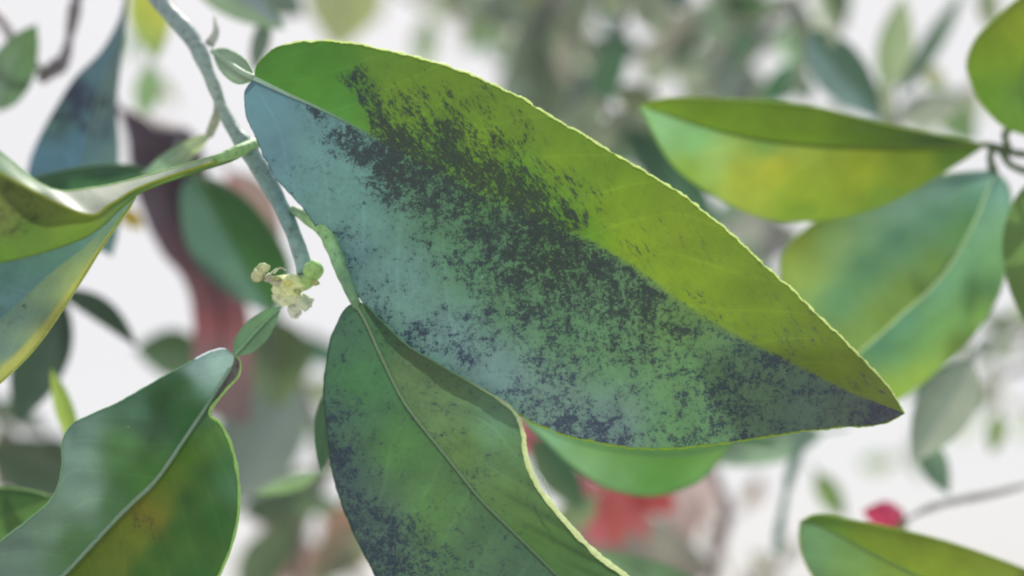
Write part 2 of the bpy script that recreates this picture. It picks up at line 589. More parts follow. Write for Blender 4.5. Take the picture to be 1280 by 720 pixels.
MLO = [(330, 140, -0.40), (360, 160, -0.20), (385, 150, 0.30), (395, 142, 0.60), (440, 178, 0.70), (485, 210, 0.81), (430, 225, 0.31), (400, 250, 0.22), (540, 240, 0.74), (600, 290, 0.68), (560, 300, 0.50), (480, 300, 0.25), (640, 330, 0.74), (700, 340, 0.72), (690, 300, 0.81), (760, 350, 0.72), (800, 380, 0.68),
       (740, 400, 0.60), (660, 390, 0.62), (600, 380, 0.50), (540, 370, 0.33), (500, 390, 0.28), (460, 330, 0.38), (430, 320, 0.53), (480, 400, 0.58), (520, 425, 0.65), (580, 450, 0.58), (550, 430, 0.50), (620, 460, 0.28), (640, 490, 0.50), (700, 520, 0.62), (760, 545, 0.62), (700, 450, 0.55), (800, 440, 0.58),
       (820, 500, 0.41), (860, 520, 0.51), (900, 440, 0.50), (900, 500, 0.61), (960, 460, 0.58), (1000, 480, 0.54), (1000, 520, 0.44), (1060, 510, 0.53), (1112, 516, 0.62), (850, 410, 0.55), (760, 480, 0.38), (345, 215, 0.30), (370, 250, 0.35), (820, 550, 0.43), (640, 430, 0.48)]
MC = [(x, y, c * np.array((0.92, 0.92, 1.08))) for x, y, c in [(400, 150, tone((66, 74, 84))), (500, 220, tone((68, 74, 80))), (680, 330, tone((66, 72, 76))), (800, 390, tone((66, 74, 80))), (520, 430, tone((58, 70, 98))), (620, 490, tone((72, 78, 112))), (750, 545, tone((70, 78, 108))), (900, 500, tone((66, 82, 98))), (1000, 490, tone((76, 90, 106))),
      (1110, 515, tone((84, 90, 108))), (430, 320, tone((48, 70, 92))), (620, 170, tone((70, 80, 76)))]]
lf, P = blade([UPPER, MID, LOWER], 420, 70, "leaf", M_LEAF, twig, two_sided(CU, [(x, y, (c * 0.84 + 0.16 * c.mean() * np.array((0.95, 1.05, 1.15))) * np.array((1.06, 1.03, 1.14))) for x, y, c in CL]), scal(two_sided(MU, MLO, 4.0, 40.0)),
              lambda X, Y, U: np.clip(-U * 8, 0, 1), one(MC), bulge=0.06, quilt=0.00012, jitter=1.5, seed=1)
lf["label"] = "long pointed leaf mottled all over with black sooty mould"
margin_of(lf, P, lambda t: tone((150, 190, 110)) if t < .06 else tone((225, 240, 175)), 0.00014, 1.2, seed=1,  # pale rim colour paints the backlight glints
          r2=lambda t: 0.00006 if t < .42 else 0.00011, col2=lambda t: tone((80, 125, 130)) if t < .42 else tone((160, 190, 60)))
midrib_of(lf, P, tone((165, 205, 185)), 0.00034, 0.00004, 0.0, 0.17, off=-0.3, col1=tone((110, 150, 120)))

# winged petiole of the main leaf
lf, P = blade([[(266, 62, .1225), (285, 62, .121), (308, 76, .117), (319, 97, .1105)], [(266, 64, .1225), (282, 76, .120), (302, 90, .115), (319, 98, .1105)], [(266, 66, .1225), (276, 88, .120), (296, 104, .116), (318, 100, .1105)]],
              30, 8, "winged_petiole", M_FAR, twig, one(cpts((275, 68, (140, 170, 160)), (310, 90, (130, 165, 140)), (285, 95, (150, 175, 170)))), bulge=.1, seed=4)
midrib_of(lf, P, tone((150, 180, 160)), 0.0004, 0.0004, 0, 1)
margin_of(lf, P, tone((150, 190, 150)), 0.00012)

# ---- lower leaf
LL = [(444, 378, 0.1123), (430, 388, 0.1128), (415, 420, 0.1133), (407, 460, 0.1138), (405, 500, 0.1141), (411, 560, 0.1143), (421, 610, 0.1143), (440, 662, 0.1143), (462, 705, 0.1143), (490, 760, 0.1143), (540, 830, 0.1143), (620, 890, 0.1138), (760, 930, 0.1118)]
LM = [(444, 378, 0.1119), (458, 402, 0.1116), (475, 440, 0.1114), (500, 492, 0.1112), (520, 522, 0.1110), (560, 572, 0.1108), (600, 622, 0.1106), (640, 662, 0.1104), (690, 712, 0.1104), (720, 745, 0.1104), (740, 800, 0.1104), (755, 870, 0.1109), (760, 930, 0.1114)]
LR = [(444, 378, 0.1123), (457, 381, 0.1110), (477, 401, 0.1098), (510, 432, 0.1090), (560, 462, 0.1087), (600, 485, 0.1086), (638, 510, 0.1086), (652, 535, 0.1088), (658, 575, 0.1088), (675, 612, 0.1086), (705, 650, 0.1083), (745, 692, 0.1080), (800, 735, 0.1080), (850, 790, 0.1085), (870, 850, 0.1095), (830, 900, 0.1110), (760, 930, 0.1114)]
lf, P = blade([LL, LM, LR], 220, 40, "leaf", M_LEAF, twig,
              two_sided(cpts((430, 420, (65, 109, 95)), (420, 520, (62, 97, 96)), (450, 480, (65, 121, 84)), (500, 560, (75, 124, 76)), (540, 640, (83, 129, 80)), (480, 660, (68, 95, 100)), (600, 680, (73, 111, 89)), (640, 715, (71, 107, 95)), (430, 600, (62, 88, 100))),
                        cpts((470, 430, (68, 115, 85)), (520, 460, (86, 114, 85)), (560, 500, (91, 125, 93)), (620, 530, (101, 149, 131)), (580, 560, (85, 119, 70)), (640, 620, (84, 120, 75)), (660, 680, (71, 111, 62)), (720, 700, (66, 104, 66)), (640, 560, (87, 128, 94)))),
              scal(two_sided([(425, 430, .35), (415, 520, .72), (415, 570, .78), (450, 480, .2), (440, 530, .42), (460, 600, .3), (500, 540, .2), (520, 600, .15), (440, 640, .72), (490, 690, .78), (540, 700, .55), (580, 640, .28), (640, 700, .3), (480, 420, .2), (560, 680, .35)],
                             [(470, 430, .4), (540, 520, .38), (500, 455, .3), (590, 500, .25), (600, 590, .36), (640, 640, .28), (560, 545, .42), (660, 690, .2), (720, 690, .05), (480, 450, .4), (620, 540, .15)])),
              None, const_mcol((58, 72, 98)), bulge=0.10, quilt=0.0002, jitter=0.8, seed=2)
lf["label"] = "lower leaf dusted with mould, one pale margin curled over"
midrib_of(lf, P, tone((128, 160, 128)), 0.00034, 0.00014, 0, .98, off=-0.5, col1=tone((105, 145, 110)))
margin_of(lf, P, tone((80, 110, 95)), 0.00010, 0.5, seed=3, r2=lambda t: 0.00010 + 0.00026 * min(1, max(0, (t - .22) / .15)), col2=lambda t: tone((120, 165, 130)) * (1 - min(1, max(0, (t - .2) / .15))) + tone((222, 234, 190)) * min(1, max(0, (t - .2) / .15)))
px_tube("petiole", [(366, 262, .1160), (388, 274, .1140), (405, 288, .1118), (417, 312, .1106), (427, 338, .1102), (438, 364, .1108), (447, 384, .1122)], M_STEM, lf,
        [tone((120, 155, 130)), tone((135, 185, 120)), tone((125, 180, 130)), tone((100, 150, 120)), tone((110, 155, 120))], [6, 9, 10, 9, 8.5, 7.5, 5], 40, 12, knots=.16, seed=5)

# ---- leaf at the lower edge on the far side of the bud, with its winged petiole
DL = [(293, 444, .1145), (280, 436, .1143), (262, 440, .1140), (235, 454, .1135), (195, 476, .113), (150, 502, .1125), (112, 519, .112), (90, 531, .1118), (78, 552, .1115), (77, 588, .111), (64, 624, .1105), (32, 652, .110), (-10, 688, .109), (-60, 760, .108), (-80, 830, .108)]
DM = [(293, 444, .1145), (291, 455, .1148), (280, 474, .115), (262, 503, .1152), (245, 528, .1154), (228, 553, .1154), (210, 580, .1152), (190, 606, .115), (166, 628, .1148), (140, 654, .1145), (110, 686, .114), (75, 722, .1135), (20, 765, .112), (-30, 800, .110), (-80, 830, .108)]
DR = [(293, 444, .1145), (300, 452, .1142), (298, 470, .1140), (282, 488, .114), (262, 516, .1138), (276, 530, .1134), (290, 560, .113), (298, 600, .1128), (298, 640, .1126), (290, 680, .1125), (272, 722, .1122), (230, 790, .1115), (150, 840, .110), (30, 850, .109), (-80, 830, .108)]
lf, P = blade([DL, DM, DR], 200, 36, "leaf", M_LEAF, twig,
              two_sided(cpts((270, 445, (138, 175, 190)), (245, 456, (128, 163, 181)), (225, 480, (41, 87, 54)), (200, 500, (44, 91, 58)), (160, 600, (52, 95, 54)), (170, 510, (67, 107, 98)), (100, 535, (99, 137, 137)), (95, 570, (104, 139, 143)), (150, 560, (69, 112, 76)), (180, 590, (57, 101, 56)), (110, 620, (107, 139, 142)), (60, 660, (89, 120, 117)), (90, 680, (67, 105, 76)), (235, 520, (39, 84, 54)), (140, 630, (63, 103, 75)), (20, 690, (87, 115, 117))),  # grey-blue sky sheen painted along this half's outer edge
                        cpts((285, 470, (95, 93, 104)), (252, 520, (73, 115, 89)), (262, 545, (73, 119, 61)), (240, 572, (73, 112, 42)), (222, 596, (80, 112, 39)), (205, 622, (95, 115, 37)), (190, 645, (119, 119, 35)), (172, 672, (99, 117, 35)), (150, 700, (92, 114, 39)), (250, 590, (49, 95, 46)), (235, 625, (42, 87, 44)), (280, 590, (55, 106, 65)), (265, 650, (42, 91, 48)), (225, 660, (46, 93, 46)), (200, 690, (49, 96, 44)), (180, 715, (55, 100, 42)), (292, 600, (66, 112, 91)), (240, 720, (47, 95, 50))), 3.6, 150.0),
              scal(two_sided([(150, 560, -.1), (230, 480, .05), (80, 660, -.2)], [(283, 472, .5), (240, 600, .1), (183, 656, .7), (200, 640, .0), (165, 672, .0), (260, 650, .05), (210, 690, -.1)])), None, const_mcol((78, 62, 74)), bulge=0.12, quilt=0.00018, jitter=0.5, seed=3)
lf["label"] = "glossy wavy leaf with a yellow blotch beside its midrib"
midrib_of(lf, P, tone((132, 168, 150)), 0.00032, 0.00040, 0.03, .98, off=0.0)
margin_of(lf, P, lambda t: tone((225, 235, 242)) if .02 < t < .09 else tone((140, 182, 150)), lambda t: 0.00018 if .02 < t < .09 else 0.00009, 0.5, seed=5, r2=0.00020, col2=tone((165, 205, 130)))  # white stretch near the base is a painted glint
WL = [(352, 383, .1155), (330, 388, .1152), (306, 405, .115), (293, 425, .1148), (292, 442, .1145)]
WM = [(352, 383, .1155), (338, 396, .1157), (322, 412, .1155), (306, 430, .115), (293, 444, .1145)]
WR = [(352, 383, .1155), (346, 402, .1155), (334, 424, .1152), (316, 440, .1148), (294, 446, .1145)]
lf2, P = blade([WL, WM, WR], 40, 12, "wing", M_LEAF, lf, one(cpts((340, 390, (90, 140, 110)), (310, 420, (95, 140, 115)), (325, 420, (85, 120, 100)))),
               scal(one([(325, 408, .5), (340, 392, .1), (305, 432, .15)])), None, const_mcol((112, 100, 118)), bulge=.12, seed=6)
V_ = [at(*q) for q in spline(WM, 20)]
tube("wing_rib", V_, [0.00022] * 21, M_RIB, lf, tone((130, 175, 140)))

# ---- leaf seen edge-on at the side, its rim folded
ET = [(313, 182, .117), (285, 190, .1145), (250, 200, .112), (170, 223, .107), (118, 234, .104), (62, 235, .102), (0, 190, .097), (-50, 150, .094), (-120, 150, .090)]
EM = [(313, 186, .1165), (285, 197, .1138), (250, 208, .111), (175, 234, .1055), (140, 254, .102), (104, 267, .0995), (0, 216, .095), (-50, 185, .092), (-120, 160, .090)]
EL = [(313, 190, .117), (285, 203, .1145), (250, 214, .112), (182, 238, .107), (155, 257, .105), (104, 298, .102), (0, 328, .100), (-50, 320, .097), (-120, 200, .090)]
lf, P = blade([ET, EM, EL], 160, 26, "leaf", M_LEAF, twig,
              two_sided(cpts((300, 186, (135, 180, 115)), (250, 204, (160, 190, 170)), (190, 224, (205, 220, 215)), (130, 245, (232, 236, 236)), (80, 240, (232, 238, 240)), (55, 236, (140, 185, 150)), (30, 222, (140, 182, 140)), (0, 200, (150, 190, 165))),  # whitish values paint light reflected off the folded face
                        cpts((290, 200, (110, 160, 90)), (230, 216, (90, 135, 60)), (150, 254, (80, 125, 55)), (105, 270, (140, 168, 50)), (60, 256, (112, 128, 62)), (0, 230, (112, 128, 62)), (40, 285, (74, 116, 46)), (100, 290, (78, 122, 48)), (0, 270, (108, 118, 76)), (0, 315, (84, 128, 44)))),
              scal(two_sided([(120, 245, .18), (60, 240, .05), (20, 210, 0)], [(30, 275, .6), (15, 280, .5), (80, 285, .05), (150, 260, -.1), (40, 310, 0)])), None, const_mcol((72, 84, 62)),
              arc=False, bulge=0.10, jitter=0.3, seed=4)
lf["label"] = "edge-on leaf with whitish sheen painted on its folded face and green underside"
margin_of(lf, P, tone((170, 200, 150)), 0.00012, 0.3, seed=8, r2=0.00010, col2=tone((120, 150, 70)))
tube("fold_rim", [at(*q) for q in spline(EM, 60, False)][8:], [0.00014] * 53, M_MARGIN, lf, tone((165, 180, 50)), 6)
px_tube("petiole", [(318, 180, .1185), (300, 188, .1155), (270, 199, .1125)], M_STEM, lf, tone((135, 182, 118)), [8, 8, 5], 14)

# ---- teal leaf below it with a yellow rim
TU = [(170, 246, .109), (150, 252, .108), (110, 270, .107), (50, 290, .106), (0, 300, .105), (-80, 320, .103), (-160, 400, .101)]
TM = [(170, 246, .109), (152, 262, .109), (110, 305, .1085), (60, 345, .108), (0, 400, .107), (-80, 460, .105), (-160, 500, .101)]
TL = [(170, 246, .109), (160, 262, .1095), (128, 308, .1095), (88, 372, .109), (46, 432, .1085), (-2, 480, .108), (-70, 530, .105), (-160, 560, .101)]
def yellow_rim(c, U):
    f = np.clip((U - 0.72) / 0.10, 0, 1)[..., None]
    return c * (1 - f) + tone((160, 168, 96)) * f


lf, P = blade([TU, TM, TL], 90, 24, "leaf", M_LEAF, twig,
              lambda X, Y, U: yellow_rim(two_sided(cpts((140, 270, (92, 136, 145)), (60, 310, (71, 114, 116)), (0, 340, (63, 105, 114)), (20, 380, (75, 114, 135))),
                        cpts((140, 290, (92, 132, 126)), (100, 320, (79, 123, 126)), (70, 360, (71, 114, 126)), (30, 400, (73, 114, 137)), (110, 335, (165, 180, 100)), (85, 370, (170, 185, 90)), (50, 424, (172, 185, 90)), (0, 476, (165, 180, 84)), (60, 395, (79, 121, 124)), (30, 430, (84, 124, 135)), (0, 440, (71, 110, 135))))(X, Y, U), U),
              scal(one([(60, 320, .0), (20, 380, .28), (20, 340, .2), (80, 370, -.2), (40, 430, 0)])), None, const_mcol((62, 84, 84)), arc=False, bulge=0.05, seed=5)
lf["label"] = "teal leaf with a broad yellow rim along one side"
margin_of(lf, P, tone((150, 190, 130)), 0.00010, 0.2, r2=0.00016, col2=tone((175, 190, 110)))

# ---- small pale leaf on the side shoot
lf, P = blade([[(264, 166, .127), (240, 172, .131), (205, 192, .136), (178, 216, .14)], [(264, 168, .127), (242, 182, .131), (210, 204, .136), (176, 218, .14)], [(264, 170, .127), (246, 192, .132), (218, 214, .137), (178, 220, .14)]],
              30, 8, "leaf", M_FAR, twig, one(cpts((255, 170, (160, 180, 140)), (200, 200, (125, 165, 150)))), bulge=.1, seed=7)
lf["label"] = "small narrow pale leaf on the thin side shoot"
midrib_of(lf, P, tone((165, 190, 165)), 0.0003)


# ---- spent flower at the end of the stem
def lump(name, x, y, d, rx, ry, rz, col, parent, seed=0, rough=0.25, squash=(1, 1, 1), sub=24):
    """An uneven rounded body of rx, ry, rz pixels half size."""
    V, F = [], []
    c = at(x, y, d)
    k = d / FPX
    nu, nv = sub, sub // 2
    for i in range(nv + 1):
        th = math.pi * i / nv
        for j in range(nu):
            ph = 2 * math.pi * j / nu
            n = Vector((math.sin(th) * math.cos(ph), math.cos(th), math.sin(th) * math.sin(ph)))
            s = 1 + rough * mnoise.noise(n * 1.6 + Vector((seed * 3.1, 0, 0))) + rough * .4 * mnoise.noise(n * 5 + Vector((seed, 5, 0)))
            V.append(c + (RIGHT * n.x * rx + UP * n.y * ry + FWD * n.z * rz) * (k * s))
    for i in range(nv):
        for j in range(nu):
            j2 = (j + 1) % nu
            F.append((i * nu + j, i * nu + j2, (i + 1) * nu + j2, (i + 1) * nu + j))
    me = mesh(name, V, F)
    set_attr(me, "base_tone", 'FLOAT_COLOR', np.repeat(np.asarray(col)[None], len(V), 0))
    return link(name, me, M_STEM, parent)


fl = empty("spent_flower", at(370, 350, .1135))
fl.parent = twig
fl.matrix_parent_inverse = twig.matrix_world.inverted()
fl["label"] = "spent flower, a pale yellow disc with a green knob"
lump("receptacle", 364, 356, .1135, 19, 13, 14, tone((205, 220, 160)), fl, 1, 0.4)
lump("receptacle", 352, 362, .1133, 12, 9, 10, tone((210, 222, 175)), fl, 21, 0.4)
lump("ovary", 392, 338, .1135, 13, 13, 12, tone((150, 195, 120)), fl, 2, 0.2)
px_tube("knob_stalk", [(392, 341, .1135), (384, 352, .1135), (370, 358, .1133)], M_STEM, fl, tone((145, 185, 110)), [10, 9, 9], 12)
px_tube("pistil", [(356, 356, .113), (342, 351, .1125), (333, 346, .112)], M_STEM, fl, [tone((180, 190, 160)), tone((165, 165, 150))], [8, 5, 5], 14, knots=.4)
lump("stigma", 323, 343, .112, 8, 9, 8, tone((180, 188, 145)), fl, 3, 0.5)
lump("stigma", 330, 335, .1118, 7, 6, 7, tone((195, 208, 155)), fl, 4, 0.4)
lump("withered_petal", 360, 372, .114, 17, 10, 9, tone((200, 214, 180)), fl, 5, 0.45)
lump("withered_petal", 378, 378, .1145, 12, 10, 8, tone((185, 202, 180)), fl, 6, 0.5)
lump("withered_petal", 368, 386, .115, 8, 12, 6, tone((195, 205, 192)), fl, 16, 0.5)
lump("scar", 360, 354, .1119, 5, 4, 4, tone((205, 208, 120)), fl, 7, 0.4)
for i, (x, y) in enumerate(((394, 354), (346, 348), (372, 364))):
    lump("bud_scale", x, y, .1122, 5, 3, 4, tone((165, 175, 110)), fl, 8 + i, 0.6, sub=12)
for i, (a, b) in enumerate((((336, 344), (352, 335)), ((342, 342), (358, 338)))):
    px_tube("filament", [(a[0], a[1], .1122), ((a[0] + b[0]) / 2, a[1] - 7, .1122), (b[0], b[1], .1124)], M_STEM, fl, tone((200, 215, 190)), [1.1, 0.8], 10, 6)


# ------------------------------------------------------------------ plainer leaves out of focus
def ovate(b, t, w, bend=0.0, d0=.2, d1=None, fold=0.25, sharp=0.85, n=9):
    """Rails for a leaf from base pixel b to tip pixel t, w pixels wide."""
    d1 = d0 if d1 is None else d1
    b, t = np.array(b, float), np.array(t, float)
    ax = t - b
    L = np.linalg.norm(ax)
    nn = np.array((-ax[1], ax[0])) / L
    A, Mm, B = [], [], []
    for i in range(n + 1):
        s = i / n
        c = b + ax * s + nn * bend * math.sin(math.pi * s)
        h = 0.5 * w * (math.sin(math.pi * s ** sharp) ** 0.85 if 0 < i < n else 0.0)
        d = d0 + (d1 - d0) * s
        fd = fold * h / FPX * d
        A.append((*(c - nn * h), d + fd))
        Mm.append((*c, d))
        B.append((*(c + nn * h), d + fd))
    return [A, Mm, B]


def soft_leaf(parent, b, t, w, d0, c1, c2=None, bend=0.0, d1=None, fold=0.25, name="leaf", rib=True, mat=None, seed=None, petiole=None, n=26, m=6, rails=None, rim=None, c3=None, field_pts=None):
    seed = random.randint(1, 900) if seed is None else seed
    c2 = c1 if c2 is None else c2
    R = rails or ovate(b, t, w, bend, d0, d1, fold)
    tipc = c3 if c3 is not None else c1

    def colour(X, Y, U):
        s = np.clip(U * 6 + 0.5, 0, 1)[..., None]
        c = tone(c1) * (1 - s) + tone(c2) * s
        if c3 is not None:
            T = np.linspace(0, 1, X.shape[0])[:, None, None]
            c = c * (1 - T ** 2) + tone(c3) * T ** 2
        return c
    if field_pts:
        colour = one(field_pts)
    ob, P = blade(R, n, m, name, mat or M_FAR, parent, colour, bulge=0.1, jitter=0.8 if w > 40 else 0.3, jf=.03, seed=seed)
    if rib:
        mixcol = np.minimum(tone(c1) * 1.25 + 0.01, 0.4)
        midrib_of(ob, P, mixcol, 0.03 * w / FPX * d0, off=0.2)
    if rim is not None:
        margin_of(ob, P, tone(rim), 0.00018, 0.2)
    if petiole:
        px_tube("petiole", [(*b, d0)] + [tuple(p) for p in petiole], M_STEM, ob, tone(c1) * 0.9, max(2.0, 0.05 * w), 12, 7)
    return ob, P


def lone(label, b, t, w, d0, c1, c2=None, cat="leaf", group=None, name="citrus_leaf", pet=True, **kw):
    """A leaf whose twig is out of sight: a thing of its own > midrib, petiole."""
    b2 = np.array(b, float) + (np.array(b, float) - np.array(t, float)) * 0.18
    ob, P = soft_leaf(None, b, t, w, d0, c1, c2, name=name, petiole=[(*b2, d0 * 1.02)] if pet else None, **kw)
    tag(ob, label, cat, group)
    return ob, P


# ================================================================== twig with the yellow-green leaves
tw2 = tag(empty("citrus_twig", at(1240, 184, 0.1450)), "citrus twig with big smooth yellow-green leaves, slightly out of focus", "twig")
px_tube("stem", [(1340, 200, 0.1480), (1290, 194, 0.1470), (1262, 190, 0.1460), (1240, 183, 0.1450), (1228, 180, 0.1445)], M_STEM, tw2, tone((78, 100, 70)), [6, 6, 5, 5, 4], 30, knots=.35, seed=3)
for q in ([(1240, 184, 0.1450), (1238, 200, 0.1460), (1243, 216, 0.1470)], [(1262, 189, 0.1460), (1256, 170, 0.1440), (1262, 160, 0.1430)], [(1250, 186, 0.1455), (1262, 205, 0.1460), (1284, 215, 0.1470)]):
    px_tube("petiole", q, M_STEM, tw2, tone((82, 108, 74)), [4, 4, 5], 12)
RU = [(1232, 181, 0.1445), (1185, 171, 0.1440), (1130, 160, 0.1435), (1080, 149, 0.1430), (1020, 134, 0.1425), (960, 127, 0.1420), (900, 124, 0.1420), (850, 122, 0.1420), (820, 125, 0.1425), (799, 132, 0.1430)]
RM = [(1232, 181, 0.1445), (1180, 184, 0.1420), (1130, 185, 0.1405), (1080, 184, 0.1400), (1020, 182, 0.1395), (960, 176, 0.1390), (900, 164, 0.1395), (860, 152, 0.1400), (830, 142, 0.1415), (799, 132, 0.1430)]
RL = [(1232, 182, 0.1445), (1200, 203, 0.1440), (1160, 227, 0.1435), (1110, 254, 0.1430), (1060, 270, 0.1425), (1005, 277, 0.1420), (955, 273, 0.1420), (900, 249, 0.1420), (840, 205, 0.1425), (799, 132, 0.1430)]
lf, P = blade([RU, RM, RL], 90, 24, "leaf", M_FAR, tw2,
              two_sided(cpts((830, 130, (118, 155, 40)), (900, 140, (112, 150, 34)), (1000, 150, (105, 140, 32)), (1100, 165, (90, 125, 35)), (1190, 178, (70, 105, 42))),
                        cpts((830, 160, (140, 195, 150)), (870, 175, (120, 180, 130)), (960, 185, (110, 160, 90)), (890, 200, (150, 185, 110)), (965, 205, (168, 172, 40)), (925, 220, (158, 172, 60)), (1000, 240, (135, 160, 44)), (1080, 220, (132, 150, 36)), (1130, 200, (105, 130, 36)), (1200, 190, (72, 105, 42)), (1000, 265, (110, 145, 50)), (1100, 250, (100, 135, 50)), (860, 215, (130, 165, 70))), 3.2, 250.0),
              bulge=0.08, seed=11)
lf["label"] = "boat-shaped yellow-green leaf with a pointed tip"
midrib_of(lf, P, tone((95, 125, 40)), 0.00035, 0.0001, off=-.5)
margin_of(lf, P, tone((170, 195, 80)), 0.00016, 0.2, r2=0.00012, col2=tone((160, 190, 80)))
NU = [(1246, 214, 0.1470), (1215, 214, 0.1475), (1160, 222, 0.1490), (1100, 240, 0.1500), (1040, 265, 0.1505), (1000, 292, 0.1500), (976, 326, 0.1495), (985, 380, 0.1490), (1010, 440, 0.1480), (1050, 485, 0.1470), (1085, 510, 0.1460)]
NM = [(1246, 214, 0.1470), (1234, 238, 0.1465), (1222, 268, 0.1460), (1206, 300, 0.1452), (1184, 336, 0.1445), (1158, 366, 0.1440), (1128, 392, 0.1438), (1100, 418, 0.1438), (1075, 440, 0.1440), (1072, 480, 0.1450), (1085, 510, 0.1460)]
NL = [(1246, 214, 0.1470), (1262, 235, 0.1475), (1264, 275, 0.1480), (1260, 325, 0.1480), (1247, 372, 0.1480), (1222, 412, 0.1480), (1190, 447, 0.1475), (1155, 478, 0.1470), (1128, 497, 0.1470), (1105, 508, 0.1465), (1085, 510, 0.1460)]
NE = NM[:-2] + [(1068, 452, 0.1442)]
NU2 = NU[:-2] + [(1030, 452, 0.1480), (1068, 452, 0.1442)]
NC = [(0.55 * a[0] + 0.45 * b[0], 0.55 * a[1] + 0.45 * b[1], 0.5 * (a[2] + b[2]) - 0.0012) for a, b in zip(spline(NU2, 12), spline(NE, 12))]
lf, P = blade([NU2, NC, NE], 90, 20, "leaf", M_FAR, tw2, one(cpts((1225, 220, (129, 176, 189)), (1170, 230, (140, 184, 198)), (1120, 248, (144, 190, 200)), (1080, 268, (140, 184, 165)), (1045, 295, (145, 187, 137)), (1010, 340, (151, 181, 99)), (1150, 225, (142, 184, 176)),  # teal bands are highlights painted into the base colour
                             (1030, 268, (135, 160, 66)), (1000, 300, (149, 171, 66)), (980, 330, (151, 176, 77)), (1215, 245, (90, 144, 137)), (1170, 270, (82, 136, 123)), (1120, 300, (79, 139, 123)), (1080, 335, (79, 139, 118)), (1050, 375, (97, 160, 132)),
                             (1200, 290, (99, 147, 88)), (1170, 330, (112, 149, 72)), (1135, 365, (120, 151, 68)), (1100, 395, (125, 155, 72)), (1065, 425, (127, 160, 88)), (1215, 268, (90, 139, 101)))), bulge=0.05, seed=12)
lf["label"] = "broad olive leaf with painted teal highlights and a pale curved edge"
margin_of(lf, P, tone((175, 200, 130)), 0.00012, r2=0.00017, col2=tone((220, 238, 200)))
NB = [(x - 75 * math.sin(math.pi * min(1, k / 9)), y - 10, 0.1515) for k, (x, y, d) in enumerate(NM[:-1])] + [(1110, 508, 0.1500)]
NI = [(x + 30 * math.sin(math.pi * min(1, k / 10)), y + 12, 0.1490) for k, (x, y, d) in enumerate(NM[:-1])] + [(1110, 508, 0.1500)]
NL2 = [(x, y, 0.1500) for x, y, d in NL[:-1]] + [(1110, 508, 0.1500)]
lf, P = blade([NB, NI, NL2], 90, 20, "leaf", M_FAR, tw2, one(cpts((1245, 240, (118, 171, 181)), (1228, 280, (120, 173, 167)), (1205, 320, (120, 176, 159)), (1175, 360, (112, 171, 156)), (1135, 400, (88, 147, 143)), (1105, 430, (79, 139, 134)), (1250, 290, (120, 169, 132)), (1240, 325, (108, 160, 110)),  # light teal beside the front blade's edge is a painted highlight
                             (1232, 362, (62, 104, 77)), (1205, 385, (112, 164, 110)), (1170, 415, (105, 160, 99)), (1225, 395, (120, 162, 68)), (1190, 435, (136, 171, 68)), (1150, 465, (146, 177, 63)), (1115, 490, (140, 173, 66)), (1130, 440, (99, 155, 110)))), bulge=0.06, seed=18)
lf["label"] = "blue-green leaf partly hidden by the broad olive one"
margin_of(lf, P, tone((160, 190, 120)), 0.00012)
OU = [(1300, 175, 0.1420), (1255, 158, 0.1420), (1228, 130, 0.1420), (1212, 98, 0.1420), (1209, 75, 0.1420), (1222, 45, 0.1420), (1250, 18, 0.1420), (1290, -12, 0.1420), (1400, -60, 0.1420)]
OM = [(1300, 175, 0.1420), (1290, 155, 0.1410), (1282, 130, 0.1400), (1278, 105, 0.1400), (1282, 80, 0.1400), (1292, 50, 0.1400), (1310, 25, 0.1400), (1340, -10, 0.1400), (1400, -60, 0.1420)]
OL = [(1300, 175, 0.1420), (1325, 165, 0.1420), (1345, 150, 0.1420), (1360, 130, 0.1420), (1370, 100, 0.1420), (1380, 70, 0.1420), (1390, 40, 0.1420), (1398, 0, 0.1420), (1400, -60, 0.1420)]
lf, P = blade([OU, OM, OL], 60, 14, "leaf", M_FAR, tw2, one(cpts((1225, 70, (118, 150, 40)), (1270, 30, (135, 155, 40)), (1230, 110, (95, 140, 50)), (1270, 120, (85, 128, 62)), (1270, 70, (112, 145, 38)), (1350, 60, (100, 140, 50)))), arc=False, bulge=.1, seed=13)
lf["label"] = "rounded bright green leaf cut off by the frame edge"
margin_of(lf, P, tone((160, 190, 80)), 0.00014)
midrib_of(lf, P, tone((110, 150, 80)), 0.0003)
soft_leaf(tw2, (1300, 215), (1300, 430), 95, 0.1380, (128, 158, 90), (110, 145, 90), bend=0, fold=.2, petiole=[(1296, 200, 0.1430)])

# ================================================================== twig at the upper edge with the blue leaf
tw3 = tag(empty("citrus_twig", at(70, 90, .165)), "blurred dark thin twig carrying a bluish mouldy leaf", "twig")
px_tube("stem", [(110, -40, .168), (97, -5, .168), (88, 40, .167), (80, 74, .166), (62, 90, .165), (50, 100, .165)], M_STEM, tw3, tone((112, 108, 116)), [7, 6, 6, 6, 9, 6], 40, knots=.4, seed=8)
px_tube("side_shoot", [(-20, 5, .168), (5, 30, .167), (20, 60, .166), (45, 82, .165), (64, 92, .165)], M_STEM, tw3, tone((135, 132, 138)), [7, 6, 6, 5, 5], 30, knots=.3)
FU = [(140, 320, .158), (80, 290, .158), (38, 240, .157), (36, 205, .157), (52, 165, .156), (75, 125, .156), (95, 95, .156), (125, 65, .156), (146, 30, .156), (154, 5, .157), (160, -30, .158)]
FM = [(140, 320, .158), (110, 280, .156), (100, 240, .154), (105, 205, .153), (110, 170, .153), (118, 135, .153), (126, 110, .1535), (138, 80, .154), (150, 40, .155), (155, 8, .156), (160, -30, .158)]
FL = [(140, 320, .158), (148, 290, .158), (150, 240, .158), (149, 205, .158), (148, 170, .158), (146, 135, .158), (148, 108, .158), (152, 75, .158), (157, 38, .158), (159, 5, .158), (160, -30, .158)]
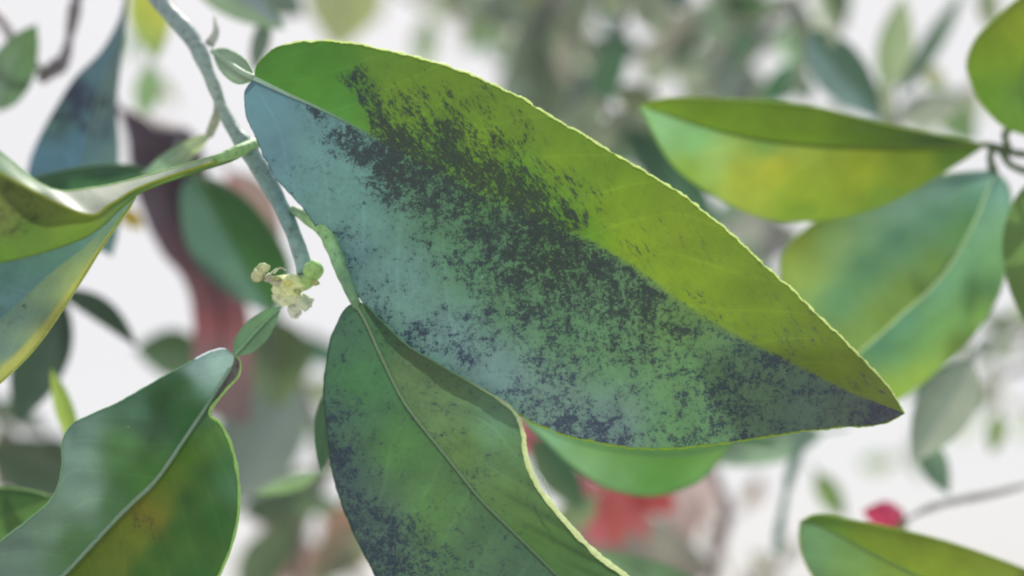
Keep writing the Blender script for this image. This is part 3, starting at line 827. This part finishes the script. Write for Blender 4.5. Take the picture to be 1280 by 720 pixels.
lf, P = blade([FU, FM, FL], 70, 16, "leaf", M_LEAF, tw3, two_sided(cpts((120, 85, (84, 122, 150)), (70, 150, (66, 108, 98)), (60, 200, (70, 116, 156)), (100, 120, (72, 110, 142)), (100, 180, (74, 120, 165))), cpts((150, 50, (95, 125, 145)), (140, 120, (95, 125, 135)), (135, 200, (105, 140, 145)), (120, 190, (78, 118, 150)))),
              scal(one([(98, 118, .85), (90, 140, .7), (70, 180, .3), (130, 90, .2), (125, 200, .2), (140, 50, 0)])), None, const_mcol((66, 68, 98)), bulge=.06, seed=15)
lf["label"] = "hanging bluish leaf with a dark mouldy patch"
midrib_of(lf, P, tone((105, 140, 140)), 0.0003)
GU = [(182, 214, .142), (165, 207, .141), (130, 206, .140), (90, 211, .138), (50, 220, .136), (10, 232, .134)]
GM = [(182, 215, .142), (160, 220, .140), (130, 224, .138), (90, 230, .137), (50, 234, .135), (10, 235, .134)]
GL = [(182, 217, .142), (160, 232, .142), (130, 244, .140), (90, 252, .139), (50, 250, .136), (10, 238, .134)]
lf, P = blade([GU, GM, GL], 50, 10, "citrus_leaf", M_FAR, None, one(cpts((165, 215, (62, 105, 84)), (100, 225, (62, 108, 82)), (50, 235, (70, 110, 90)))), bulge=.1, seed=16)
tag(lf, "narrow dark green leaf lying just above the whitish folded leaf", "leaf")
margin_of(lf, P, tone((120, 160, 125)), 0.00016)
px_tube("petiole", [(182, 215, .142), (196, 214, .144), (210, 208, .146)], M_STEM, lf, tone((80, 115, 90)), 4, 8)
soft_leaf(tw3, (-2, 140), (46, 30), 58, .160, (112, 140, 128), (98, 132, 110), bend=-6, fold=.3, c3=(88, 130, 80))

# ================================================================== the rest, out of focus
lone("dark-veined green leaf hanging behind the grey stem, half teal", (240, 216), (342, 394), 120, .178, (58, 104, 62), (80, 120, 116),
     rails=[[(240, 216, .180), (275, 226, .182), (315, 255, .184), (350, 300, .186), (364, 345, .187), (343, 394, .188)], [(240, 216, .180), (262, 250, .178), (285, 290, .178), (305, 330, .180), (325, 365, .184), (343, 394, .188)], [(240, 216, .180), (226, 240, .181), (228, 285, .183), (245, 330, .184), (290, 370, .187), (343, 394, .188)]])

dead = tag(empty("withered_leaf", at(230, 270, .2)), "withered maroon leaf curling down with a red patch", "leaf")
JU = [(146, 134, .205), (160, 180, .205), (168, 240, .207), (192, 300, .210), (225, 345, .212), (240, 385, .214), (240, 440, .216), (238, 520, .220)]
JM = [(146, 134, .205), (195, 165, .198), (208, 235, .200), (235, 300, .204), (262, 345, .206), (275, 390, .208), (275, 450, .212), (270, 520, .216)]
JL = [(146, 134, .205), (230, 158, .205), (255, 200, .207), (275, 270, .210), (300, 340, .212), (312, 400, .214), (316, 450, .216), (312, 530, .220)]
lf, P = blade([JU, JM, JL], 70, 12, "blade", M_DEAD, dead, one(cpts((170, 150, (79, 70, 88)), (230, 170, (84, 77, 93)), (195, 200, (53, 50, 63)), (190, 260, (92, 82, 100)), (225, 260, (56, 52, 68)), (250, 320, (72, 58, 73)), (262, 372, (98, 74, 86)), (255, 405, (165, 84, 96)), (280, 404, (176, 92, 102)), (300, 408, (170, 112, 118)), (285, 378, (140, 98, 108)), (262, 440, (146, 124, 130)), (295, 440, (150, 128, 134)), (275, 480, (138, 122, 126)), (280, 515, (128, 116, 118)))), arc=False, bulge=.12, jitter=2.0, jf=.03, seed=21)
midrib_of(lf, P, tone((80, 66, 78)), 0.0008, off=0.2)
px_tube("petiole", [(146, 134, .205), (138, 120, .207), (130, 95, .21)], M_STEM, dead, tone((80, 78, 84)), 5, 10)

lone("dull pinkish withered leaf seen beside the grey stem", (285, 215), (350, 310), 60, .23, (160, 138, 148), (172, 120, 132))
lone("tiny yellow leaf beside the withered maroon leaf", (150, 262), (180, 285), 22, .19, (214, 188, 60))
lone("thin dark leaf bridging a white gap", (72, 362), (172, 434), 30, .17, (66, 92, 82), bend=-11)
lone("dark leaf hanging behind the broad yellow rim", (78, 370), (20, 530), 70, .17, (62, 84, 82), (56, 82, 76))
lone("pale yellow-green narrow shoot leaf standing upright", (96, 560), (64, 460), 24, .145, (160, 188, 96), (140, 172, 84))
lone("dull green leaf touching the red patch of the withered leaf", (256, 446), (168, 436), 62, .26, (78, 104, 90), (70, 96, 72))
lone("dark blurred leaf under the pale yellow-green shoot", (100, 610), (-20, 560), 80, .25, (62, 82, 76), (72, 88, 82))
lone("small glossy leaf with a light rim in the bottom corner", (-60, 690), (66, 622), 70, .13, (62, 104, 62), (80, 120, 72), rim=(140, 175, 120), bend=-12)
lone("soft grey-blue leaf behind the glossy wavy leaf", (370, 470), (270, 640), 110, .30, (112, 128, 140), (100, 116, 124))
lone("olive grey leaf hanging below the spent flower", (345, 395), (345, 510), 90, .25, (94, 116, 90), (92, 112, 98))
lone("slender pale leaf with a thin stalk among the pink petals", (400, 592), (318, 618), 22, .16, (128, 165, 125), (150, 180, 160))
lone("small dark leaf peeping out along the lower leaf's edge", (415, 480), (400, 590), 30, .123, (62, 96, 80))
lone("dim green leaf low between the two big lower leaves", (300, 640), (420, 625), 45, .28, (88, 116, 98), (98, 120, 104))
lone("grey-green leaf at the bottom beside the pink petals", (300, 740), (370, 650), 60, .30, (94, 116, 98), (80, 100, 86))
lone("dusky leaf under the brownish petal", (470, 650), (380, 730), 60, .32, (130, 142, 128), (140, 130, 124))
lone("yellow-green blurred leaf hanging at the top beside the grey stem", (180, -30), (196, 74), 52, .21, (190, 192, 66), (178, 190, 80), c3=(120, 160, 120))
lone("faint pale green leaf below the yellow-green blurred one", (190, 80), (178, 150), 34, .26, (130, 165, 130))
lone("blue-grey leaf pointing down from the top edge", (225, -50), (356, 36), 52, .165, (118, 136, 160), (124, 150, 140), rim=(140, 180, 130))
lone("dark blurred leaf behind the blue-grey pointing leaf", (300, -40), (380, 20), 60, .26, (98, 118, 124), (88, 108, 108))
lone("dark thin leaf just above the big leaf's base", (334, 20), (316, 92), 24, .17, (96, 116, 118))
lone("beige-olive blurred leaf above the big leaf", (440, -60), (420, 62), 95, .36, (152, 164, 128), (146, 158, 128))
lone("green leaf glowing under the big leaf's lower margin", (915, 548), (650, 520), 110, .142, (92, 142, 100), (74, 124, 60),
     rails=[[(915, 550, .146), (880, 500, .144), (800, 480, .142), (720, 490, .141), (650, 518, .140)], [(915, 552, .146), (870, 565, .143), (800, 566, .141), (720, 552, .140), (650, 520, .140)], [(915, 554, .146), (872, 602, .146), (808, 620, .145), (735, 597, .144), (650, 522, .140)]], rim=(125, 165, 130),
     field_pts=cpts((690, 545, (120, 172, 150)), (730, 580, (118, 165, 135)), (770, 600, (100, 150, 110)), (780, 560, (96, 142, 72)), (820, 600, (70, 128, 58)), (850, 575, (84, 136, 60)), (740, 555, (110, 158, 100)), (890, 570, (104, 146, 84)), (880, 595, (92, 150, 92)), (820, 617, (84, 140, 80))))
lone("teal-grey blurred leaf under the big leaf's pointed half", (1030, 540), (870, 575), 50, .2, (134, 166, 158), (120, 150, 140))
lone("dark leaf in the notch between the curled margin and the red petals", (665, 545), (730, 640), 50, .2, (64, 100, 84), (78, 104, 88))
lone("dull green leaf beside the red petals", (745, 620), (690, 668), 40, .22, (118, 140, 116))
lone("grey blurred leaf below the red petals", (700, 650), (900, 720), 90, .30, (148, 150, 154), (152, 142, 148))
lone("pale green leaf at the bottom edge below the red petals", (930, 800), (738, 688), 72, .165, (140, 176, 150), (120, 160, 130))
lone("grey-blue leaf behind the tip of the big leaf", (1216, 450), (1140, 578), 72, .16, (148, 162, 166), (128, 146, 150))
lone("small teal leaf hanging under the grey-blue leaf", (1150, 545), (1186, 618), 36, .18, (128, 166, 152), (112, 152, 138))
lone("tiny green leaf out in the white at the side", (1250, 515), (1240, 568), 26, .26, (138, 165, 118))
lone("small green blurred leaf above the bottom yellow-green leaf", (1020, 590), (1056, 650), 30, .26, (120, 150, 100))

RT = [(1400, 800, .142), (1340, 745, .139), (1290, 716, .137), (1240, 696, .136), (1180, 676, .135), (1120, 661, .1345), (1060, 649, .134), (1022, 643, .134), (1000, 652, .134)]
RMd = [(1400, 800, .142), (1320, 790, .138), (1260, 772, .135), (1210, 750, .133), (1150, 722, .132), (1095, 695, .132), (1050, 670, .1325), (1020, 656, .133), (1000, 652, .134)]
RLo = [(1400, 800, .142), (1300, 850, .142), (1220, 850, .140), (1150, 830, .138), (1090, 790, .137), (1040, 750, .136), (1010, 710, .135), (1000, 675, .1345), (1000, 652, .134)]
lf, P = blade([RT, RMd, RLo], 60, 16, "citrus_leaf", M_FAR, None, two_sided(cpts((1020, 655, (100, 145, 60)), (1100, 675, (124, 152, 46)), (1180, 700, (130, 155, 44)), (1270, 730, (126, 150, 50))), cpts((1010, 690, (104, 150, 120)), (1060, 700, (105, 145, 90)), (1120, 720, (112, 142, 60)), (1200, 760, (120, 145, 50)))), arc=False, bulge=.07, seed=31)
tag(lf, "yellow-green leaf rising from the bottom edge with a teal tip", "leaf")
midrib_of(lf, P, tone((100, 140, 90)), 0.0003, off=-.4)
margin_of(lf, P, tone((165, 190, 90)), 0.00014)
px_tube("petiole", [(1400, 800, .142), (1440, 830, .144), (1500, 850, .146)], M_STEM, lf, tone((100, 130, 70)), 6, 10)


# ---- red and pink flowers, far out of focus
def flower(label, petals, cat="flower", group=None, centre=None, name="red_flower", stalk=None):
    c = centre
    f = tag(empty(name, at(*c)), label, cat, group)
    for (b, t, w, d, col, bd) in petals:
        soft_leaf(f, b, t, w, d, col, None, bend=bd, fold=.3, name="petal", rib=False, mat=M_PETAL, n=16, m=5)
    lump("calyx", c[0], c[1], c[2] * 1.01, 10, 10, 10, tone((110, 135, 95)), f, 3, .2, sub=12)
    if stalk:
        px_tube("stalk", [c] + stalk, M_STEM, f, tone((120, 130, 105)), 4, 10, 7)
    return f


flower("red-pink flower with spread petals below the big leaf", [((765, 600), (745, 685), 70, .25, (236, 134, 144), 0), ((765, 602), (722, 655), 42, .252, (242, 172, 184), 4), ((770, 605), (772, 688), 36, .248, (234, 128, 130), 0), ((775, 600), (845, 640), 55, .255, (214, 98, 102), -5), ((780, 608), (810, 676), 36, .258, (224, 126, 132), 3)],
       centre=(770, 598, .255), stalk=[(790, 570, .26), (800, 520, .27)])
flower("red flower in the gap between the two sooty leaves", [((660, 505), (674, 590), 36, .24, (228, 112, 142), 0), ((655, 510), (650, 575), 30, .245, (226, 124, 144), 0)], centre=(660, 500, .245), stalk=[(668, 470, .25)])
flower("tiny pink flower by the red petals", [((730, 590), (705, 615), 28, .24, (220, 120, 142), 0), ((732, 592), (730, 620), 22, .24, (214, 130, 150), 0)], centre=(735, 586, .245), stalk=[(750, 560, .25)])
flower("crimson bud on a thin grey twig above the bottom leaf", [((1118, 655), (1078, 638), 30, .165, (204, 64, 110), 3), ((1120, 656), (1088, 668), 30, .168, (198, 70, 105), -3), ((1122, 650), (1096, 628), 22, .168, (214, 90, 130), 2), ((1124, 655), (1112, 632), 20, .17, (205, 80, 115), 2)],
       centre=(1124, 654, .17), name="flower_bud")
flower("pale pink blurred flower beside the red one", [((860, 580), (835, 665), 60, .33, (220, 200, 200), 0), ((862, 582), (885, 660), 56, .34, (222, 206, 206), 0), ((860, 580), (860, 690), 40, .34, (205, 180, 178), 0)], centre=(860, 576, .34), name="pink_flower", stalk=[(870, 550, .35)])
flower("dusty pink blurred flower between the lower leaves", [((345, 600), (338, 665), 46, .34, (198, 150, 152), 0), ((348, 602), (372, 672), 40, .34, (192, 140, 140), 0)], centre=(350, 596, .35), name="pink_flower", stalk=[(360, 560, .36)])
flower("pinkish flower at the bottom edge between the lower leaves", [((365, 670), (345, 735), 50, .33, (200, 156, 158), 0), ((370, 672), (392, 740), 44, .33, (190, 150, 150), 0)], centre=(368, 664, .34), name="pink_flower", stalk=[(370, 630, .35)])
flower("brownish orange blurred flower beside the lower leaf", [((440, 630), (420, 720), 62, .33, (196, 156, 136), 0), ((444, 632), (450, 715), 48, .335, (190, 146, 128), 0)], centre=(440, 626, .34), name="orange_flower", stalk=[(436, 590, .35)])

# ---- bare twigs out in the white
def bare(label, pts, col, r, name="bare_twig"):
    t = tag(empty(name, at(*pts[0])), label, "twig")
    px_tube("stem", pts, M_STEM, t, tone(col), r, 40, 8, knots=.5, seed=len(label))
    q = pts[len(pts) // 2]
    px_tube("node", [(q[0] - 4, q[1] + 2, q[2]), q, (q[0] + 5, q[1] - 5, q[2])], M_STEM, t, tone(col), [r if np.isscalar(r) else r[0], 1.3 * (r if np.isscalar(r) else r[0]), 1], 8, 8)
    return t


bare("thin grey twig running from the crimson bud to the frame edge", [(1126, 652, .17), (1165, 634, .171), (1200, 625, .172), (1240, 617, .173), (1300, 602, .174), (1400, 580, .176)], (150, 152, 154), [2.5, 4, 4.5, 3.5, 4, 4])
bare("faint twig slanting behind the grey-blue leaf", [(1180, 500, .27), (1225, 482, .28), (1270, 464, .285), (1340, 440, .29)], (170, 170, 172), 5)
bare("teal stalk dropping from under the big leaf", [(1006, 525, .2), (998, 565, .2), (986, 600, .2), (978, 640, .2), (970, 690, .2)], (118, 152, 146), [6, 6, 5, 6, 5])
bare("brownish twig beside the pale pink flower", [(872, 560, .28), (895, 600, .28), (908, 640, .28), (896, 690, .28), (885, 760, .28)], (135, 122, 126), [9, 7, 7, 7, 8])
bare("dark twig crossing between the dusty pink flowers", [(420, 570, .3), (395, 620, .3), (378, 660, .3), (372, 740, .3)], (100, 104, 98), 6)

# ---- single strand of spider silk by the curled margin
silk = tag(empty("spider_silk", at(662, 572, .1135)), "few fine strands of spider silk beside the curled margin", "silk")
for a, b in (((661, 570), (676, 596)), ((664, 574), (688, 622)), ((671, 592), (683, 610)), ((668, 580), (690, 618))):
    px_tube("strand", [(*a, .1128), ((a[0] + b[0]) / 2 + 1, (a[1] + b[1]) / 2 - 1, .1128), (*b, .1126)], M_STEM, silk, tone((190, 200, 200)), 0.45, 10, 5)


# ================================================================== branches further off, some leaf colours paled for veiling glare
def branch(label, stem, leaves, d, scol=(110, 118, 114), r=8, group="blurred citrus branches further off"):
    t = tag(empty("citrus_branch", at(stem[0][0], stem[0][1], d)), label, "branch", group)
    px_tube("stem", [(x, y, d) for x, y in stem], M_STEM, t, tone(scol), [r, r * .8, r * .5], 30, 8, knots=.3, seed=len(label))
    for row in leaves:
        b, tp, w, c1 = row[:4]
        c2 = row[4] if len(row) > 4 and row[4] else c1
        dd = d * random.uniform(.94, 1.06)
        soft_leaf(t, b, tp, w, dd, c1, c2, bend=random.uniform(-.08, .08) * w, d1=dd * random.uniform(.96, 1.05), fold=random.uniform(.1, .5), rib=True, n=14, m=4)
    return t


branch("thick dark blurred branch rising above the big leaf", [(690, -60), (676, 20), (668, 90), (690, 150)],
       [((668, 60), (720, 140), 55, (112, 132, 120)), ((672, 20), (640, 110), 40, (104, 120, 114)), ((680, 0), (735, 70), 44, (128, 142, 128)), ((668, 90), (700, 200), 50, (122, 144, 128)), ((690, -30), (640, 30), 50, (118, 134, 130)), ((690, -20), (742, 20), 46, (110, 126, 116))], .42, (88, 98, 96), 20)
branch("blurred branch with grey-green leaves at the top edge", [(540, -60), (580, -10), (620, 20)],
       [((560, -30), (600, 22), 50, (138, 156, 152)), ((590, -10), (650, 34), 44, (120, 140, 136)), ((575, -20), (545, 26), 36, (165, 178, 168)), ((610, 15), (640, 60), 24, (158, 172, 160))], .46)
branch("blurred branch with a dark green pointed leaf hanging", [(800, -60), (786, 0), (778, 40)],
       [((780, 36), (742, 156), 40, (74, 112, 96), (86, 122, 104)), ((790, -10), (838, 42), 46, (142, 156, 146)), ((795, -30), (750, 20), 50, (122, 138, 128))], .26, (120, 124, 120), 7)
branch("blurred branch with a dark leaf behind the long upper margin", [(740, 120), (775, 150), (800, 160), (830, 165)],
       [((782, 156), (900, 286), 58, (64, 104, 88), (78, 114, 104)), ((760, 140), (830, 200), 60, (128, 150, 136)), ((745, 125), (712, 170), 44, (140, 158, 142)), ((800, 160), (868, 150), 30, (124, 146, 128)), ((770, 150), (720, 205), 40, (150, 164, 152))], .24, (128, 134, 126), 6)
branch("blurred branch with grey-blue leaves above the boat-shaped leaf", [(960, -50), (930, 20), (905, 70), (880, 120)],
       [((915, 50), (965, 36), 40, (124, 140, 146)), ((905, 70), (860, 130), 80, (138, 156, 150), (122, 142, 138)), ((900, 80), (935, 140), 70, (126, 144, 148)), ((925, 30), (870, 10), 60, (116, 142, 132)), ((890, 100), (840, 90), 36, (148, 162, 156)), ((940, 0), (905, -40), 50, (126, 144, 136)), ((925, 40), (890, 62), 40, (124, 138, 132))], .4, (126, 126, 124), 10)
branch("blurred branch with one green leaf in a white gap", [(1010, 60), (1000, 90), (985, 115)],
       [((1005, 82), (950, 130), 40, (84, 132, 108)), ((1000, 90), (1012, 130), 24, (128, 152, 138)), ((1010, 65), (1020, 20), 16, (176, 184, 178))], .26, (150, 154, 150), 4)
branch("blurred branch with a two-toned blue and green leaf", [(985, 10), (1005, 30), (1012, 40)],
       [((1010, 36), (1104, 150), 66, (76, 108, 100), (104, 134, 150)), ((1040, 60), (1044, 15), 14, (150, 160, 158))], .2, (120, 132, 130), 5)
branch("blurred branch with pale upright leaves over white sky", [(1125, 190), (1118, 140), (1112, 105)],
       [((1108, 116), (1130, -6), 46, (146, 170, 142), (158, 178, 156)), ((1122, 120), (1206, -14), 26, (98, 126, 120)), ((1118, 140), (1060, 110), 40, (158, 168, 160)), ((1120, 150), (1205, 130), 44, (150, 162, 164)), ((1122, 160), (1085, 170), 40, (150, 160, 158))], .24, (136, 144, 136), 5)
branch("blurred branch with small leaves near the upper corner", [(1240, -60), (1232, -10), (1234, 20)],
       [((1232, -20), (1238, 40), 30, (152, 168, 146)), ((1170, 120), (1220, 178), 42, (104, 134, 104)), ((1180, 110), (1150, 80), 24, (196, 205, 170))], .25, (150, 158, 146), 4)
branch("blurred branch with grey leaves between the big leaf and the broad one", [(990, 250), (960, 275), (930, 290)],
       [((975, 262), (900, 300), 44, (150, 156, 166)), ((965, 270), (965, 330), 44, (150, 152, 164)), ((950, 280), (1010, 320), 40, (132, 148, 140)), ((990, 250), (890, 262), 30, (118, 144, 136))], .3, (140, 138, 144), 6)
branch("blurred branch of small dull leaves at the frame edge", [(1330, 380), (1270, 412), (1215, 440)],
       [((1270, 410), (1225, 400), 26, (128, 152, 130)), ((1255, 420), (1262, 452), 26, (140, 160, 138)), ((1230, 432), (1206, 455), 24, (150, 164, 152)), ((1300, 398), (1262, 385), 24, (140, 162, 120))], .3, (140, 148, 136), 4)
branch("blurred branch with pale tips at the bottom in the white", [(950, 790), (965, 730), (985, 690)],
       [((968, 720), (940, 690), 24, (170, 172, 168)), ((975, 705), (1000, 672), 18, (176, 180, 172)), ((955, 740), (925, 716), 26, (150, 140, 138))], .34, (150, 140, 136), 6)
branch("far pale branch across the top between the leaves", [(700, 30), (790, 70), (880, 60), (970, 20)],
       [((720, 40), (760, 90), 40, (156, 170, 160)), ((800, 72), (850, 40), 34, (150, 164, 156)), ((840, 66), (800, 110), 36, (164, 176, 168)), ((760, 60), (730, 110), 34, (146, 162, 150)), ((930, 40), (990, 60), 36, (150, 164, 160)), ((900, 54), (930, 90), 36, (140, 156, 152))], .6, (150, 156, 150), 7)


def leafy_branch(label, stem, d, n, size, cols, scol=(118, 122, 118), r=6, seed=1, group="blurred citrus branches further off"):
    """A branch with alternate leaves along its stem."""
    rnd = random.Random(seed)
    Q = spline([(x, y, d) for x, y in stem], 40)
    t = tag(empty("citrus_branch", at(*Q[0])), label, "branch", group)
    tube("stem", [at(*q) for q in Q], [r / FPX * d * (1 - .6 * i / 40) for i in range(41)], M_STEM, t, tone(scol), 8, knots=.3, seed=seed)
    for k in range(n):
        i = int(4 + 35 * k / max(1, n - 1))
        tx, ty = Q[min(i + 1, 40), :2] - Q[i - 1, :2]
        a = math.atan2(ty, tx) + (1 if k % 2 else -1) * rnd.uniform(.5, 1.3)
        L = rnd.uniform(*size)
        b = Q[i, :2] + np.array((math.cos(a), math.sin(a))) * L * .12
        tp = Q[i, :2] + np.array((math.cos(a), math.sin(a) + .25)) * L
        dd = d * rnd.uniform(.9, 1.1)
        c = cols[rnd.randrange(len(cols))]
        c = tuple(min(235, max(20, v + rnd.randint(-10, 10))) for v in c)
        soft_leaf(t, b, tp, L * rnd.uniform(.3, .52), dd, c, tuple(min(240, v + rnd.randint(-14, 18)) for v in c), bend=rnd.uniform(-.1, .1) * L, d1=dd * rnd.uniform(.95, 1.08), fold=rnd.uniform(.1, .6), n=14, m=4, seed=rnd.randint(1, 800), petiole=[(*Q[i, :2], d)])
    return t


DULL = [(82, 110, 96), (98, 124, 112), (72, 98, 88), (116, 134, 124), (92, 112, 118)]
PALE = [(142, 162, 148), (156, 170, 158), (130, 152, 140), (150, 160, 162)]  # greens lightened to stand in for veiling glare
leafy_branch("hazy branch slanting through the left part of the dense top foliage", [(600, -70), (640, 10), (675, 80), (710, 190)], .5, 8, (60, 100), DULL, seed=3, r=9)
leafy_branch("hazy branch leaning left above the long upper margin", [(770, -80), (735, 20), (705, 100), (690, 170)], .55, 7, (60, 100), DULL, seed=5, r=8)
leafy_branch("hazy branch curving down between the dark leaf and the boat-shaped leaf", [(880, -70), (890, 20), (865, 100), (800, 200)], .48, 8, (60, 100), PALE + DULL[:2], seed=8, r=7)
leafy_branch("hazy branch leaning left over the boat-shaped leaf", [(1030, -60), (975, 30), (930, 90), (890, 170)], .46, 8, (60, 95), DULL + PALE, seed=11, r=7)
leafy_branch("hazy pale branch below the pale upright leaves", [(1240, 90), (1180, 130), (1120, 150), (1060, 130)], .4, 7, (50, 80), PALE, scol=(150, 156, 150), seed=14, r=5)
leafy_branch("hazy drooping branch between the two lower leaves", [(330, 380), (375, 470), (400, 570), (360, 740)], .42, 10, (70, 110), DULL, seed=17, r=8)
leafy_branch("hazy dark branch in the lower corner behind the glossy wavy leaf", [(-40, 480), (10, 540), (60, 590), (130, 600)], .32, 6, (70, 100), [(74, 94, 90), (86, 104, 98)], seed=21, r=7)
leafy_branch("hazy branch of dull leaves beyond the red petals", [(700, 760), (770, 690), (850, 650), (930, 640)], .42, 7, (60, 90), [(128, 140, 132), (150, 152, 152), (140, 132, 132)], seed=23, r=6)
leafy_branch("hazy branch beside the broad leaf near the frame edge", [(1330, 350), (1280, 420), (1225, 450), (1190, 440)], .36, 7, (45, 75), PALE + DULL[:2], seed=27, r=5)
leafy_branch("sparse pale branch in the white beside the blue hanging leaf", [(150, -40), (185, 50), (180, 130), (200, 200)], .42, 5, (40, 60), [(140, 168, 140), (150, 176, 150)], scol=(160, 170, 158), seed=31, r=4)
leafy_branch("hazy branch filling the gap between the big leaf and the boat-shaped leaf", [(960, 230), (930, 270), (900, 320), (960, 340)], .5, 6, (50, 80), [(140, 150, 150), (128, 140, 136)], seed=33, r=5)

leafy_branch("hazy grey branch far below the spent flower", [(270, 520), (330, 590), (350, 660), (320, 760)], .6, 8, (50, 85), DULL + [(150, 130, 130)], seed=41, r=6)
leafy_branch("hazy thin branch low beside the lower leaf", [(470, 760), (420, 690), (400, 620), (415, 540)], .5, 7, (45, 75), PALE + [(160, 140, 135)], seed=44, r=5)
leafy_branch("far hazy branch over the white at the top", [(420, -60), (520, 0), (600, 40), (680, 30)], .8, 8, (45, 75), PALE, scol=(150, 156, 150), seed=47, r=5)
leafy_branch("far hazy branch of small leaves beyond the grey twig", [(1320, 520), (1230, 500), (1170, 520), (1120, 580)], .7, 6, (35, 55), [(180, 190, 180), (165, 180, 165)], scol=(180, 182, 180), seed=52, r=4)

leafy_branch("hazy branch of darker leaves high above the boat-shaped leaf", [(1060, -70), (1000, -10), (940, 30), (850, 20)], .3, 8, (55, 90), DULL, seed=61, r=6)
leafy_branch("hazy branch of darker leaves above the dark hanging leaf", [(720, -70), (690, -10), (730, 60), (760, 120)], .3, 7, (50, 85), DULL, seed=66, r=6)
